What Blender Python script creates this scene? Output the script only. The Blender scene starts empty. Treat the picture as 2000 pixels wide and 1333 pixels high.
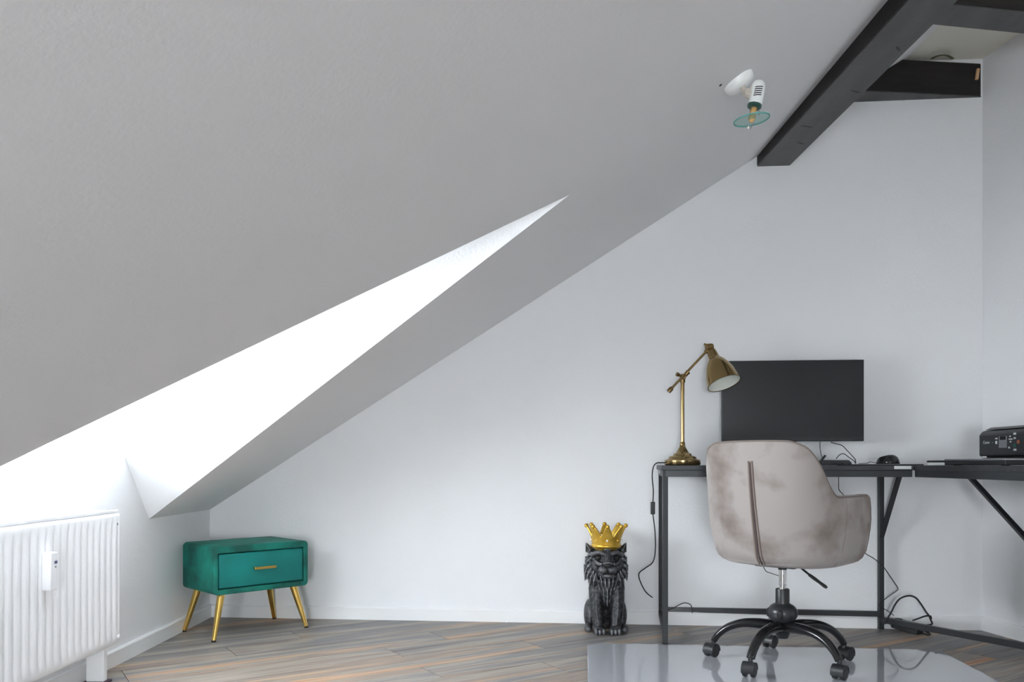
import bpy, math, random
from mathutils import Vector, Matrix, Quaternion
random.seed(7)
scene = bpy.context.scene
COL = scene.collection

# ------------------------------------------------------------------ camera, world, exposure
F = 1600.0                 # focal length in pixels of the 2000x1333 frame
HORIZON = 906.0            # picture row of the eye level
EYE = 0.77                 # camera height (m)
cam_data = bpy.data.cameras.new('camera')
cam = bpy.data.objects.new('camera', cam_data)
COL.objects.link(cam)
cam.location = (0, 0, EYE)
cam.rotation_euler = (math.radians(90), 0, 0)
cam_data.sensor_width = 36.0
cam_data.lens = 36.0 * F / 2000.0
cam_data.shift_y = (HORIZON - 666.5) / 2000.0
cam_data.clip_start = 0.05
scene.camera = cam

world = bpy.data.worlds.new('overcast_sky')
scene.world = world
world.use_nodes = True
world.node_tree.nodes['Background'].inputs[0].default_value = (0.90, 0.95, 1.0, 1)
world.node_tree.nodes['Background'].inputs[1].default_value = 8.0

vs = scene.view_settings
vs.view_transform = 'Standard'
vs.look = 'None'
vs.gamma = 1.0
vs.exposure = 2.76
vs.use_curve_mapping = False
scene.cycles.diffuse_bounces = 7
scene.cycles.max_bounces = 12
scene.cycles.sample_clamp_indirect = 10.0


def portal(loc, direction, sx, sy):
    """sampling portal in a window opening: adds no light of its own"""
    l = bpy.data.lights.new('window_portal', 'AREA')
    l.shape = 'RECTANGLE'
    l.size = sx
    l.size_y = sy
    l.cycles.is_portal = True
    o = bpy.data.objects.new('window_portal', l)
    o.location = loc
    o.rotation_euler = Vector(direction).to_track_quat('-Z', 'Y').to_euler()
    COL.objects.link(o)


# ------------------------------------------------------------------ room figures (metres)
XK = -1.519                                 # knee wall
BL = (XK, 4.12)                             # back wall, left corner
BR = (2.177, 3.79)                          # back wall, right corner
YR = -2.2                                   # wall behind the camera
RW = -0.156                                 # right wall dX/dY
ZC = 2.644                                  # flat ceiling
ZK = 0.538                                  # top of the knee wall
SL = 0.6296                                 # rise of the roof slope
XF = XK + (ZC - ZK) / SL                    # slope meets flat ceiling
YAW_BACK = math.atan2(BR[1] - BL[1], BR[0] - BL[0])
AP = (0.179, 2.55)                          # dormer ridge meets slope
ZR = ZK + SL * (AP[0] - XK)
HW = 0.878                                  # dormer half width at the knee wall
XW = -1.69                                  # dormer window plane
ZS = 0.80                                   # dormer sill


def zs(x):
    return ZK + SL * (x - XK)


def right_x(y):
    return BR[0] + RW * (y - BR[1])


def back_y(x):
    return BL[1] + (BR[1] - BL[1]) / (BR[0] - BL[0]) * (x - BL[0])


def ray(px, py):
    return ((px - 1000.0) / F, (HORIZON - py) / F)


def at(px, py, d):
    a, b = ray(px, py)
    return Vector((a * d, d, EYE + b * d))


def on_floor(px, py, z=0.0):
    a, b = ray(px, py)
    return at(px, py, (z - EYE) / b)


def on_slope(px, py):
    a, b = ray(px, py)
    return at(px, py, (zs(0) - EYE) / (b - SL * a))


# ------------------------------------------------------------------ mesh helpers
def catmull(pts, n):
    pts = [Vector(p) for p in pts]
    if len(pts) < 3 or n < 2:
        return pts
    out = []
    for i in range(len(pts) - 1):
        p0 = pts[max(i - 1, 0)]
        p1, p2 = pts[i], pts[i + 1]
        p3 = pts[min(i + 2, len(pts) - 1)]
        for k in range(n):
            t = k / n
            out.append(0.5 * ((2 * p1) + (p2 - p0) * t + (2 * p0 - 5 * p1 + 4 * p2 - p3) * t * t
                              + (3 * p1 - p0 - 3 * p2 + p3) * t ** 3))
    out.append(pts[-1])
    return out


class MB:
    def __init__(self):
        self.v = []
        self.f = []

    def add(self, verts, faces):
        o = len(self.v)
        self.v += [Vector(p) for p in verts]
        self.f += [[i + o for i in q] for q in faces]
        return self

    def box(self, c, s, rot=None):
        hx, hy, hz = s[0] / 2, s[1] / 2, s[2] / 2
        vv = [Vector((x, y, z)) for z in (-hz, hz) for y in (-hy, hy) for x in (-hx, hx)]
        if rot is not None:
            vv = [rot @ p for p in vv]
        c = Vector(c)
        return self.add([p + c for p in vv], [(0, 2, 3, 1), (4, 5, 7, 6), (0, 1, 5, 4), (2, 6, 7, 3), (0, 4, 6, 2), (1, 3, 7, 5)])

    def bar(self, a, b, w, h, up=(0, 0, 1)):
        """square tube from a to b; w sideways, h along up"""
        a, b = Vector(a), Vector(b)
        d = (b - a).normalized()
        u = Vector(up)
        s = d.cross(u).normalized()
        u = s.cross(d).normalized()
        vv = []
        for p in (a, b):
            for i, j in ((-1, -1), (1, -1), (1, 1), (-1, 1)):
                vv.append(p + s * (w / 2 * i) + u * (h / 2 * j))
        return self.add(vv, [(0, 3, 2, 1), (4, 5, 6, 7), (0, 1, 5, 4), (1, 2, 6, 5), (2, 3, 7, 6), (3, 0, 4, 7)])

    def prism(self, poly, fn, t0, t1):
        """poly: 2-D outline, fn(u, v, t) -> point"""
        n = len(poly)
        vv = [fn(p[0], p[1], t0) for p in poly] + [fn(p[0], p[1], t1) for p in poly]
        ff = [tuple(range(n - 1, -1, -1)), tuple(range(n, 2 * n))]
        ff += [(i, (i + 1) % n, (i + 1) % n + n, i + n) for i in range(n)]
        return self.add(vv, ff)

    def ring_prism(self, outer, inner, fn, t0, t1):
        n = len(outer)
        vv = [fn(p[0], p[1], t) for t in (t0, t1) for p in list(outer) + list(inner)]
        ff = []
        for i in range(n):
            j = (i + 1) % n
            ff += [(i, j, n + j, n + i), (2 * n + i, 3 * n + i, 3 * n + j, 2 * n + j),
                   (i, 2 * n + i, 2 * n + j, j), (n + i, n + j, 3 * n + j, 3 * n + i)]
        return self.add(vv, ff)

    def tube(self, pts, r, n=10, sub=6, sy=1.0):
        raw = len(pts)
        pts = catmull(pts, sub)
        m = len(pts)
        if isinstance(r, (int, float)):
            rr = [r] * m
        else:
            rr = []
            for i in range(m):
                t = i / (m - 1) * (len(r) - 1)
                k = min(int(t), len(r) - 2)
                rr.append(r[k] + (r[k + 1] - r[k]) * (t - k))
        t0 = (pts[1] - pts[0]).normalized()
        ref = Vector((0, 0, 1)) if abs(t0.z) < 0.9 else Vector((1, 0, 0))
        nrm = t0.cross(ref).normalized()
        vv, ff = [], []
        for i, p in enumerate(pts):
            tg = (pts[min(i + 1, m - 1)] - pts[max(i - 1, 0)]).normalized()
            nrm = (nrm - tg * nrm.dot(tg)).normalized()
            bn = tg.cross(nrm)
            for k in range(n):
                a = 2 * math.pi * k / n
                vv.append(p + nrm * (math.cos(a) * rr[i]) + bn * (math.sin(a) * rr[i] * sy))
        for i in range(m - 1):
            for k in range(n):
                j = (k + 1) % n
                ff.append((i * n + k, i * n + j, (i + 1) * n + j, (i + 1) * n + k))
        ff.append(tuple(range(n - 1, -1, -1)))
        ff.append(tuple((m - 1) * n + k for k in range(n)))
        return self.add(vv, ff)

    def lathe(self, prof, n=32, mat=None, close=True):
        mat = mat or Matrix()
        vv, ff = [], []
        m = len(prof)
        for r, z in prof:
            r = max(r, 1e-5)
            for k in range(n):
                a = 2 * math.pi * k / n
                vv.append(mat @ Vector((r * math.cos(a), r * math.sin(a), z)))
        for i in range(m - 1):
            for k in range(n):
                j = (k + 1) % n
                ff.append((i * n + k, i * n + j, (i + 1) * n + j, (i + 1) * n + k))
        if close:
            ff.append(tuple(range(n - 1, -1, -1)))
            ff.append(tuple((m - 1) * n + k for k in range(n)))
        return self.add(vv, ff)

    def ell(self, c, r, n=16, m=10, rot=None):
        c = Vector(c)
        vv, ff = [], []
        for i in range(m + 1):
            th = math.pi * i / m
            for k in range(n):
                a = 2 * math.pi * k / n
                p = Vector((r[0] * max(math.sin(th), 1e-3) * math.cos(a), r[1] * max(math.sin(th), 1e-3) * math.sin(a), -r[2] * math.cos(th)))
                if rot is not None:
                    p = rot @ p
                vv.append(c + p)
        for i in range(m):
            for k in range(n):
                j = (k + 1) % n
                ff.append((i * n + k, i * n + j, (i + 1) * n + j, (i + 1) * n + k))
        ff.append(tuple(range(n - 1, -1, -1)))
        ff.append(tuple(m * n + k for k in range(n)))
        return self.add(vv, ff)

    def lock(self, a, b, w, t, up):
        """a tapered carved tuft from a to b: broad near a third of its length, pointed at b"""
        a, b, up = Vector(a), Vector(b), Vector(up)
        d = b - a
        s = d.cross(up).normalized()
        u = s.cross(d).normalized()
        m1 = a + d * 0.35
        vv = [a, m1 + s * w, m1 + u * t, m1 - s * w, m1 - u * t, b]
        return self.add(vv, [(0, 2, 1), (0, 3, 2), (0, 4, 3), (0, 1, 4), (5, 1, 2), (5, 2, 3), (5, 3, 4), (5, 4, 1)])

    def xf(self, m):
        self.v = [m @ p for p in self.v]
        return self

    def build(self, name, mat, parent=None, smooth=False, bevel=0.0, seg=2, subsurf=0, loc=None):
        me = bpy.data.meshes.new(name)
        me.from_pydata([tuple(p) for p in self.v], [], self.f)
        me.update()
        o = bpy.data.objects.new(name, me)
        COL.objects.link(o)
        me.materials.append(mat)
        if smooth:
            for p in me.polygons:
                p.use_smooth = True
            if smooth != 'all':
                try:
                    me.set_sharp_from_angle(angle=math.radians(40))
                except Exception:
                    pass
        if bevel:
            b = o.modifiers.new('bevel', 'BEVEL')
            b.width = bevel
            b.segments = seg
            b.limit_method = 'ANGLE'
            b.harden_normals = False
            for p in me.polygons:
                p.use_smooth = True
            try:
                me.set_sharp_from_angle(angle=math.radians(50))
            except Exception:
                pass
        if subsurf:
            s = o.modifiers.new('subsurf', 'SUBSURF')
            s.levels = s.render_levels = subsurf
        if parent:
            o.parent = parent
        if loc:
            o.location = loc
        return o


def tag(o, label=None, cat=None, group=None, kind=None):
    if label:
        o['label'] = label
    if cat:
        o['category'] = cat
    if group:
        o['group'] = group
    if kind:
        o['kind'] = kind
    return o


def thing(name, label, cat, loc=(0, 0, 0), rz=0.0, group=None):
    o = bpy.data.objects.new(name, None)
    o.empty_display_size = 0.1
    COL.objects.link(o)
    o.location = loc
    o.rotation_euler = (0, 0, rz)
    return tag(o, label, cat, group)


def align(direction, origin=(0, 0, 0)):
    q = Vector((0, 0, 1)).rotation_difference(Vector(direction).normalized())
    return Matrix.Translation(Vector(origin)) @ q.to_matrix().to_4x4()


# ------------------------------------------------------------------ materials
def mat(name, color, rough=0.5, metal=0.0, spec=0.5, **kw):
    m = bpy.data.materials.new(name)
    m.use_nodes = True
    b = m.node_tree.nodes['Principled BSDF']
    b.inputs['Base Color'].default_value = (*color, 1)
    b.inputs['Roughness'].default_value = rough
    b.inputs['Metallic'].default_value = metal
    b.inputs['Specular IOR Level'].default_value = spec
    for k, v in kw.items():
        b.inputs[k.replace('_', ' ')].default_value = v
    return m


def nodes(m):
    return m.node_tree.nodes, m.node_tree.links, m.node_tree.nodes['Principled BSDF']


def add_bump(m, scale, strength, dist=0.002, detail=3, vec='Object', stretch=None):
    n, l, b = nodes(m)
    tc = n.new('ShaderNodeTexCoord')
    tx = n.new('ShaderNodeTexNoise')
    tx.inputs['Scale'].default_value = scale
    tx.inputs['Detail'].default_value = detail
    bp = n.new('ShaderNodeBump')
    bp.inputs['Strength'].default_value = strength
    bp.inputs['Distance'].default_value = dist
    src = tc.outputs[vec]
    if stretch:
        mp = n.new('ShaderNodeMapping')
        mp.inputs['Scale'].default_value = stretch
        l.new(src, mp.inputs['Vector'])
        src = mp.outputs['Vector']
    l.new(src, tx.inputs['Vector'])
    l.new(tx.outputs['Fac'], bp.inputs['Height'])
    l.new(bp.outputs['Normal'], b.inputs['Normal'])
    return m


def mottle(m, c1, c2, scale, lo=0.35, hi=0.65, detail=4, stretch=None, c3=None):
    n, l, b = nodes(m)
    tc = n.new('ShaderNodeTexCoord')
    tx = n.new('ShaderNodeTexNoise')
    tx.inputs['Scale'].default_value = scale
    tx.inputs['Detail'].default_value = detail
    src = tc.outputs['Object']
    if stretch:
        mp = n.new('ShaderNodeMapping')
        mp.inputs['Scale'].default_value = stretch
        l.new(src, mp.inputs['Vector'])
        src = mp.outputs['Vector']
    l.new(src, tx.inputs['Vector'])
    cr = n.new('ShaderNodeValToRGB')
    cr.color_ramp.elements[0].position = lo
    cr.color_ramp.elements[1].position = hi
    cr.color_ramp.elements[0].color = (*c1, 1)
    cr.color_ramp.elements[1].color = (*c2, 1)
    if c3:
        e = cr.color_ramp.elements.new((lo + hi) / 2)
        e.color = (*c3, 1)
    l.new(tx.outputs['Fac'], cr.inputs['Fac'])
    l.new(cr.outputs['Color'], b.inputs['Base Color'])
    return m


M = {}
M['wall'] = add_bump(mat('wall_paint', (0.80, 0.805, 0.815), 0.85, spec=0.2), 95, 0.35, 0.003)
M['slope'] = add_bump(mat('slope_paint', (0.77, 0.77, 0.775), 0.85, spec=0.2), 95, 0.25, 0.002)
M['ceil'] = mat('ceiling_panel', (0.80, 0.78, 0.70), 0.7)
M['white'] = mat('white_lacquer', (0.82, 0.82, 0.82), 0.35)
M['rad'] = mat('radiator_enamel', (0.84, 0.84, 0.85), 0.3)
M['plastic_w'] = mat('white_plastic', (0.82, 0.82, 0.84), 0.4)
M['beam'] = add_bump(mottle(mat('dark_beam_wood', (0.03, 0.03, 0.03), 0.55), (0.005, 0.004, 0.004), (0.016, 0.013, 0.011), 6, 0.3, 0.7, stretch=(0.4, 5, 5)), 30, 0.3, 0.004)
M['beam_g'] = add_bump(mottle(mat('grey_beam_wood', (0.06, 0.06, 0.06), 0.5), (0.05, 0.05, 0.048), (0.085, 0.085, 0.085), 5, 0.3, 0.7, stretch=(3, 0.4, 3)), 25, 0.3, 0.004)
M['raw_wood'] = mat('raw_wood', (0.62, 0.38, 0.2), 0.7)
M['strap'] = mat('strap_metal', (0.16, 0.17, 0.09), 0.5, 0.3)
M['black'] = mat('black_powder_coat', (0.020, 0.022, 0.025), 0.42)
M['top'] = add_bump(mottle(mat('dark_tabletop', (0.04, 0.04, 0.045), 0.45), (0.018, 0.019, 0.021), (0.036, 0.038, 0.041), 8, stretch=(1, 12, 12)), 60, 0.1, 0.001)
M['plastic_b'] = mat('black_plastic', (0.018, 0.019, 0.021), 0.4)
M['hub'] = mat('satin_black_plastic', (0.030, 0.031, 0.034), 0.32)
M['gloss_b'] = mat('glossy_black_plastic', (0.012, 0.012, 0.013), 0.12)
M['rubber'] = mat('black_rubber', (0.012, 0.012, 0.012), 0.7)
M['chrome'] = mat('chrome', (0.75, 0.75, 0.76), 0.12, 1.0)
M['grey_m'] = mat('grey_metal', (0.35, 0.35, 0.36), 0.35, 0.8)
M['brass'] = mat('antique_brass', (0.36, 0.255, 0.115), 0.20, 1.0)
M['brass_d'] = mat('dark_brass', (0.26, 0.175, 0.075), 0.32, 1.0)
M['gold'] = mat('polished_gold', (0.78, 0.52, 0.15), 0.22, 1.0)
M['crown'] = mottle(mat('gold_paint', (0.6, 0.36, 0.05), 0.35, 0.75), (0.62, 0.36, 0.04), (0.80, 0.52, 0.09), 25)
M['jewel'] = mat('clear_jewel', (0.85, 0.78, 0.74), 0.08)
M['enamel'] = mat('shade_lining', (0.72, 0.74, 0.68), 0.5)
M['screen'] = mat('screen_glass', (0.009, 0.010, 0.012), 0.30, spec=0.55)
M['silver'] = mat('silver_lid', (0.42, 0.42, 0.46), 0.25, 0.7)
M['paper'] = mat('paper', (0.62, 0.63, 0.62), 0.8)
M['lcd'] = mat('lcd_grey', (0.16, 0.16, 0.18), 0.3)
M['print_w'] = mat('white_print', (0.50, 0.52, 0.53), 0.6)
M['print_g'] = mat('green_print', (0.01, 0.10, 0.075), 0.6)
M['print_o'] = mat('orange_print', (0.22, 0.06, 0.03), 0.6)
M['lcd_blue'] = mat('meter_display', (0.09, 0.10, 0.22), 0.3)
M['spot'] = mat('spotlight_white', (0.90, 0.91, 0.90), 0.35)
M['beige'] = mat('aged_plastic', (0.58, 0.53, 0.46), 0.5)
M['green_d'] = mat('dark_green_ring', (0.03, 0.09, 0.07), 0.4)
M['bulb'] = mat('amber_bulb', (0.75, 0.45, 0.18), 0.15)
M['foot_dark'] = mat('dark_foot', (0.035, 0.012, 0.03), 0.6)
M['piping'] = mat('taupe_piping', (0.20, 0.155, 0.135), 0.7)
M['frame'] = mat('window_frame', (0.85, 0.85, 0.85), 0.4)
M['seam_dark'] = mat('dark_stitching', (0.07, 0.05, 0.045), 0.8)

# velvets: brushed patches in the pile, soft sheen
M['green'] = mottle(mat('green_velvet', (0.0, 0.2, 0.15), 0.7, Sheen_Weight=0.10, Sheen_Roughness=0.3), (0.0, 0.075, 0.056), (0.002, 0.23, 0.175), 8, 0.40, 0.72, 5)
M['green'].node_tree.nodes['Principled BSDF'].inputs['Sheen Tint'].default_value = (0.15, 0.9, 0.72, 1)
M['green_f'] = mottle(mat('green_velvet_front', (0.0, 0.2, 0.18), 0.7, Sheen_Weight=0.08, Sheen_Roughness=0.3), (0.0, 0.15, 0.135), (0.0, 0.215, 0.193), 6, 0.35, 0.75, 5)
M['green_f'].node_tree.nodes['Principled BSDF'].inputs['Sheen Tint'].default_value = (0.1, 0.85, 0.75, 1)
M['taupe'] = mottle(mat('taupe_velvet', (0.4, 0.33, 0.29), 0.8, Sheen_Weight=0.22, Sheen_Roughness=0.35), (0.150, 0.112, 0.092), (0.335, 0.300, 0.282), 5.5, 0.30, 0.52, 5)
M['taupe'].node_tree.nodes['Principled BSDF'].inputs['Sheen Tint'].default_value = (0.95, 0.88, 0.85, 1)
add_bump(M['taupe'], 500, 0.08, 0.001)

# lion: charcoal with silver dry-brushed on raised edges
m = mat('charcoal_silver', (0.03, 0.03, 0.035), 0.42, 0.25)
n, l, b = nodes(m)
geo = n.new('ShaderNodeNewGeometry')
tc = n.new('ShaderNodeTexCoord')
nz = n.new('ShaderNodeTexNoise')
nz.inputs['Scale'].default_value = 90
nz.inputs['Detail'].default_value = 5
l.new(tc.outputs['Object'], nz.inputs['Vector'])
r1 = n.new('ShaderNodeValToRGB')
r1.color_ramp.elements[0].position = 0.508
r1.color_ramp.elements[1].position = 0.565
l.new(geo.outputs['Pointiness'], r1.inputs['Fac'])
r2 = n.new('ShaderNodeValToRGB')
r2.color_ramp.elements[0].position = 0.42
r2.color_ramp.elements[1].position = 0.68
l.new(nz.outputs['Fac'], r2.inputs['Fac'])
ma = n.new('ShaderNodeMath')
ma.operation = 'MULTIPLY_ADD'
l.new(r1.outputs['Color'], ma.inputs[0])
ma.inputs[1].default_value = 0.8
mb = n.new('ShaderNodeMath')
mb.operation = 'MULTIPLY'
l.new(r2.outputs['Color'], mb.inputs[0])
mb.inputs[1].default_value = 0.13
l.new(mb.outputs[0], ma.inputs[2])
mx = n.new('ShaderNodeMix')
mx.data_type = 'RGBA'
mx.inputs['A'].default_value = (0.013, 0.013, 0.015, 1)
mx.inputs['B'].default_value = (0.42, 0.43, 0.47, 1)
l.new(ma.outputs[0], mx.inputs['Factor'])
l.new(mx.outputs['Result'], b.inputs['Base Color'])
M['lion'] = m

# laminate planks: streaks run along each plank's own length
m = mat('laminate_plank', (0.3, 0.26, 0.22), 0.45, spec=0.25)
n, l, b = nodes(m)
tc = n.new('ShaderNodeTexCoord')
oi = n.new('ShaderNodeObjectInfo')
mul = n.new('ShaderNodeMath')
mul.operation = 'MULTIPLY'
mul.inputs[1].default_value = 57.0
l.new(oi.outputs['Random'], mul.inputs[0])
cmb = n.new('ShaderNodeCombineXYZ')
for i in range(3):
    l.new(mul.outputs[0], cmb.inputs[i])
addv = n.new('ShaderNodeVectorMath')
addv.operation = 'ADD'
l.new(tc.outputs['Object'], addv.inputs[0])
l.new(cmb.outputs[0], addv.inputs[1])


def plank_noise(scale, detail, sc):
    mp = n.new('ShaderNodeMapping')
    mp.inputs['Scale'].default_value = sc
    l.new(addv.outputs[0], mp.inputs['Vector'])
    t = n.new('ShaderNodeTexNoise')
    t.inputs['Scale'].default_value = scale
    t.inputs['Detail'].default_value = detail
    t.inputs['Distortion'].default_value = 0.6
    l.new(mp.outputs['Vector'], t.inputs['Vector'])
    return t


t1 = plank_noise(1.0, 5, (0.55, 8.5, 1))
cr = n.new('ShaderNodeValToRGB')
els = cr.color_ramp.elements
els[0].position = 0.28
els[0].color = (0.15, 0.132, 0.122, 1)
els[1].position = 0.72
els[1].color = (0.42, 0.215, 0.115, 1)
for p, c in ((0.36, (0.24, 0.22, 0.205)), (0.43, (0.205, 0.205, 0.214)), (0.50, (0.36, 0.315, 0.27)), (0.56, (0.25, 0.205, 0.178)), (0.63, (0.46, 0.32, 0.215))):
    e = els.new(p)
    e.color = (*c, 1)
l.new(t1.outputs['Fac'], cr.inputs['Fac'])
t2 = plank_noise(1.0, 6, (5, 110, 1))
c2 = n.new('ShaderNodeValToRGB')
c2.color_ramp.elements[0].position = 0.3
c2.color_ramp.elements[0].color = (0.78, 0.78, 0.79, 1)
c2.color_ramp.elements[1].position = 0.62
c2.color_ramp.elements[1].color = (1.1, 1.09, 1.08, 1)
l.new(t2.outputs['Fac'], c2.inputs['Fac'])
mx = n.new('ShaderNodeMix')
mx.data_type = 'RGBA'
mx.blend_type = 'MULTIPLY'
mx.inputs['Factor'].default_value = 1.0
l.new(cr.outputs['Color'], mx.inputs['A'])
l.new(c2.outputs['Color'], mx.inputs['B'])
l.new(mx.outputs['Result'], b.inputs['Base Color'])
bp = n.new('ShaderNodeBump')
bp.inputs['Strength'].default_value = 0.15
bp.inputs['Distance'].default_value = 0.001
l.new(t2.outputs['Fac'], bp.inputs['Height'])
l.new(bp.outputs['Normal'], b.inputs['Normal'])
M['plank'] = m
M['subfloor'] = mat('subfloor', (0.05, 0.045, 0.04), 0.8)

# chair mat: milky, mirror-smooth polycarbonate
m = mat('milky_polycarbonate', (0.50, 0.51, 0.55), 0.06, spec=0.8, Coat_Weight=0.6, Coat_Roughness=0.03)
add_bump(m, 5.5, 0.10, 0.01, 1, stretch=(1, 0.5, 1))
M['mat'] = m


def glass_mat(name, tint, gloss=0.04):
    g = bpy.data.materials.new(name)
    g.use_nodes = True
    nn, ll = g.node_tree.nodes, g.node_tree.links
    nn.remove(nn['Principled BSDF'])
    tr = nn.new('ShaderNodeBsdfTransparent')
    tr.inputs[0].default_value = (*tint, 1)
    gl = nn.new('ShaderNodeBsdfGlossy')
    gl.inputs['Roughness'].default_value = 0.02
    ms = nn.new('ShaderNodeMixShader')
    ms.inputs[0].default_value = gloss
    ll.new(tr.outputs[0], ms.inputs[1])
    ll.new(gl.outputs[0], ms.inputs[2])
    ll.new(ms.outputs[0], nn['Material Output'].inputs['Surface'])
    return g


M['disc_edge'] = mat('green_glass_edge', (0.16, 0.42, 0.38), 0.15)
M['pane'] = glass_mat('window_glass', (0.97, 0.98, 0.98))
M['disc'] = glass_mat('green_edge_glass', (0.80, 0.93, 0.90), 0.10)

# ------------------------------------------------------------------ the room
INSIDE = Vector((0.6, 1.6, 1.0))


def shell(name, polys, material, inside=INSIDE, thick=0.12, tags=True):
    """flat faces with their backs grown outward into a solid wall"""
    mbx = MB()
    for poly in polys:
        pts = [Vector(p) for p in poly]
        nr = (pts[1] - pts[0]).cross(pts[2] - pts[0])
        if nr.dot(inside - pts[0]) < 0:
            pts.reverse()
        mbx.add(pts, [tuple(range(len(pts)))])
    # weld shared corners
    key, vv, idx = {}, [], []
    for p in mbx.v:
        k = tuple(round(c, 5) for c in p)
        if k not in key:
            key[k] = len(vv)
            vv.append(p)
        idx.append(key[k])
    mbx.f = [[idx[i] for i in q] for q in mbx.f]
    mbx.v = vv
    o = mbx.build(name, material)
    s = o.modifiers.new('thickness', 'SOLIDIFY')
    s.thickness = thick
    s.offset = -1
    if tags:
        o['kind'] = 'structure'
    return o


yl, yh = YR, BL[1]
# knee wall with the dormer's breast below its window
d0, d1 = AP[1] - HW, AP[1] + HW
g = (ZR - ZK) / HW
dh = (ZS - ZK) / g
shell('wall_left', [[(XK, yl, 0), (XK, d0, 0), (XK, d0, ZK), (XK, yl, ZK)],
                    [(XK, d0, 0), (XK, d1, 0), (XK, d1, ZK), (XK, d0, ZK)],
                    [(XK, d0, ZK), (XK, d1, ZK), (XK, d1 - dh, ZS), (XK, d0 + dh, ZS)],
                    [(XK, d1, 0), (XK, yh, 0), (XK, yh, ZK), (XK, d1, ZK)]], M['wall'])
yf = back_y(XF)
shell('wall_back', [[(XK, yh, 0), (BR[0], BR[1], 0), (BR[0], BR[1], ZC), (XF, yf, ZC), (XK, yh, ZK)]], M['wall'])
xr = right_x(YR)
shell('wall_right', [[(BR[0], BR[1], 0), (xr, YR, 0), (xr, YR, ZC), (BR[0], BR[1], ZC)]], M['wall'])
# rear wall with an assumed, unseen low window, sized and placed for fill light
wl, wx1, wz0, wz1 = -0.60, 0.28, 0.10, 1.08
shell('wall_rear', [[(XK, YR, 0), (wl, YR, 0), (wl, YR, zs(wl)), (XK, YR, ZK)],
                    [(wl, YR, 0), (wx1, YR, 0), (wx1, YR, wz0), (wl, YR, wz0)],
                    [(wl, YR, wz1), (wx1, YR, wz1), (wx1, YR, zs(wx1)), (wl, YR, zs(wl))],
                    [(wx1, YR, 0), (xr, YR, 0), (xr, YR, ZC), (XF, YR, ZC), (wx1, YR, zs(wx1))]], M['wall'])


def S(x, y, h=0.0):
    k = math.sqrt(1 + SL * SL)
    return Vector((x - h * SL / k, y, zs(x) + h / k))


# sloping ceiling with the dormer's triangular opening
shell('ceiling_slope', [[S(XK, d1), S(XK, yh), S(XF, yf), S(XF, AP[1]), S(*AP)],
                        [S(XK, d0), S(*AP), S(XF, AP[1]), S(XF, YR), S(XK, YR)]], M['slope'], thick=0.14)
shell('ceiling_flat', [[(XF, YR, ZC), (XF, yf, ZC), (BR[0], BR[1], ZC), (xr, YR, ZC)]], M['ceil'])
# gabled dormer: two small roof planes meeting in a level ridge
XO = XW - 0.42                              # unseen dormer eaves, added to block sky light through the window
DIN = Vector((-1.2, AP[1], 0.95))
shell('ceiling_dormer', [[S(*AP), (XK, d1, ZK), (XK, d1 - dh, ZS), (XO, d1 - dh, ZS), (XO, AP[1], ZR)],
                         [S(*AP), (XK, d0, ZK), (XK, d0 + dh, ZS), (XO, d0 + dh, ZS), (XO, AP[1], ZR)]], M['wall'], inside=DIN, thick=0.08)
sill = MB().box(((XW + XK - 0.118) / 2, AP[1], ZS - 0.016), (XK - 0.118 - XW, 2 * (HW - dh), 0.03)).build('window_sill', M['white'])
sill['kind'] = 'structure'


def window(name, outer, inner, fn, depth, bars, parent_label=None):
    f = MB().ring_prism(outer, inner, fn, 0.0, depth).build(name, M['frame'])
    f['kind'] = 'structure'
    MB().prism(inner, fn, depth * 0.45, depth * 0.55).build('pane', M['pane'], f)
    for a, bb in bars:
        MB().bar(fn(a[0], a[1], depth / 2), fn(bb[0], bb[1], depth / 2), depth * 0.9, 0.05).build('glazing_bar', M['frame'], f)
    return f


def tri_in(o, w):
    # inset of a triangle
    c = [sum(p[i] for p in o) / 3 for i in (0, 1)]
    return [(p[0] + (c[0] - p[0]) * w, p[1] + (c[1] - p[1]) * w) for p in o]


tri = [(d0 + dh, ZS), (d1 - dh, ZS), (AP[1], ZR)]
window('window_1', tri, tri_in(tri, 0.12), lambda u, v, t: Vector((XW - t, u, v)), 0.06, [((AP[1], ZS), (AP[1], ZR - 0.1))])
q = [(wl, wz0), (wx1, wz0), (wx1, wz1), (wl, wz1)]
qi = [(wl + 0.06, wz0 + 0.06), (wx1 - 0.06, wz0 + 0.06), (wx1 - 0.06, wz1 - 0.06), (wl + 0.06, wz1 - 0.06)]
xm = (wl + wx1) / 2
window('window_assumed', q, qi, lambda u, v, t: Vector((u, YR - 0.05 - t, v)), 0.06, [((xm, wz0), (xm, wz1))])
portal((XW - 0.09, AP[1], (ZS + ZR) / 2), (1, 0, 0), ZR - ZS, 2 * (HW - dh))
portal((xm, YR - 0.13, (wz0 + wz1) / 2), (0, 1, 0), wx1 - wl, wz1 - wz0)

# floor slab and its planks (each one its own piece, laid diagonally)
fl = MB().prism([(XK, YR), (xr, YR), BR, BL], lambda u, v, t: Vector((u, v, t)), -0.12, -0.010).build('floor', M['subfloor'])
fl['kind'] = 'structure'
PA = math.radians(33.0)
PW, PL = 0.187, 1.28
pdir = Vector((math.cos(PA), math.sin(PA)))
qdir = Vector((math.sin(PA), -math.cos(PA)))
room = [Vector((XK + .001, YR + .001)), Vector((xr - .001, YR + .001)), Vector((BR[0] - .001, BR[1] - .001)), Vector((XK + .001, BL[1] - .001))]


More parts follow.
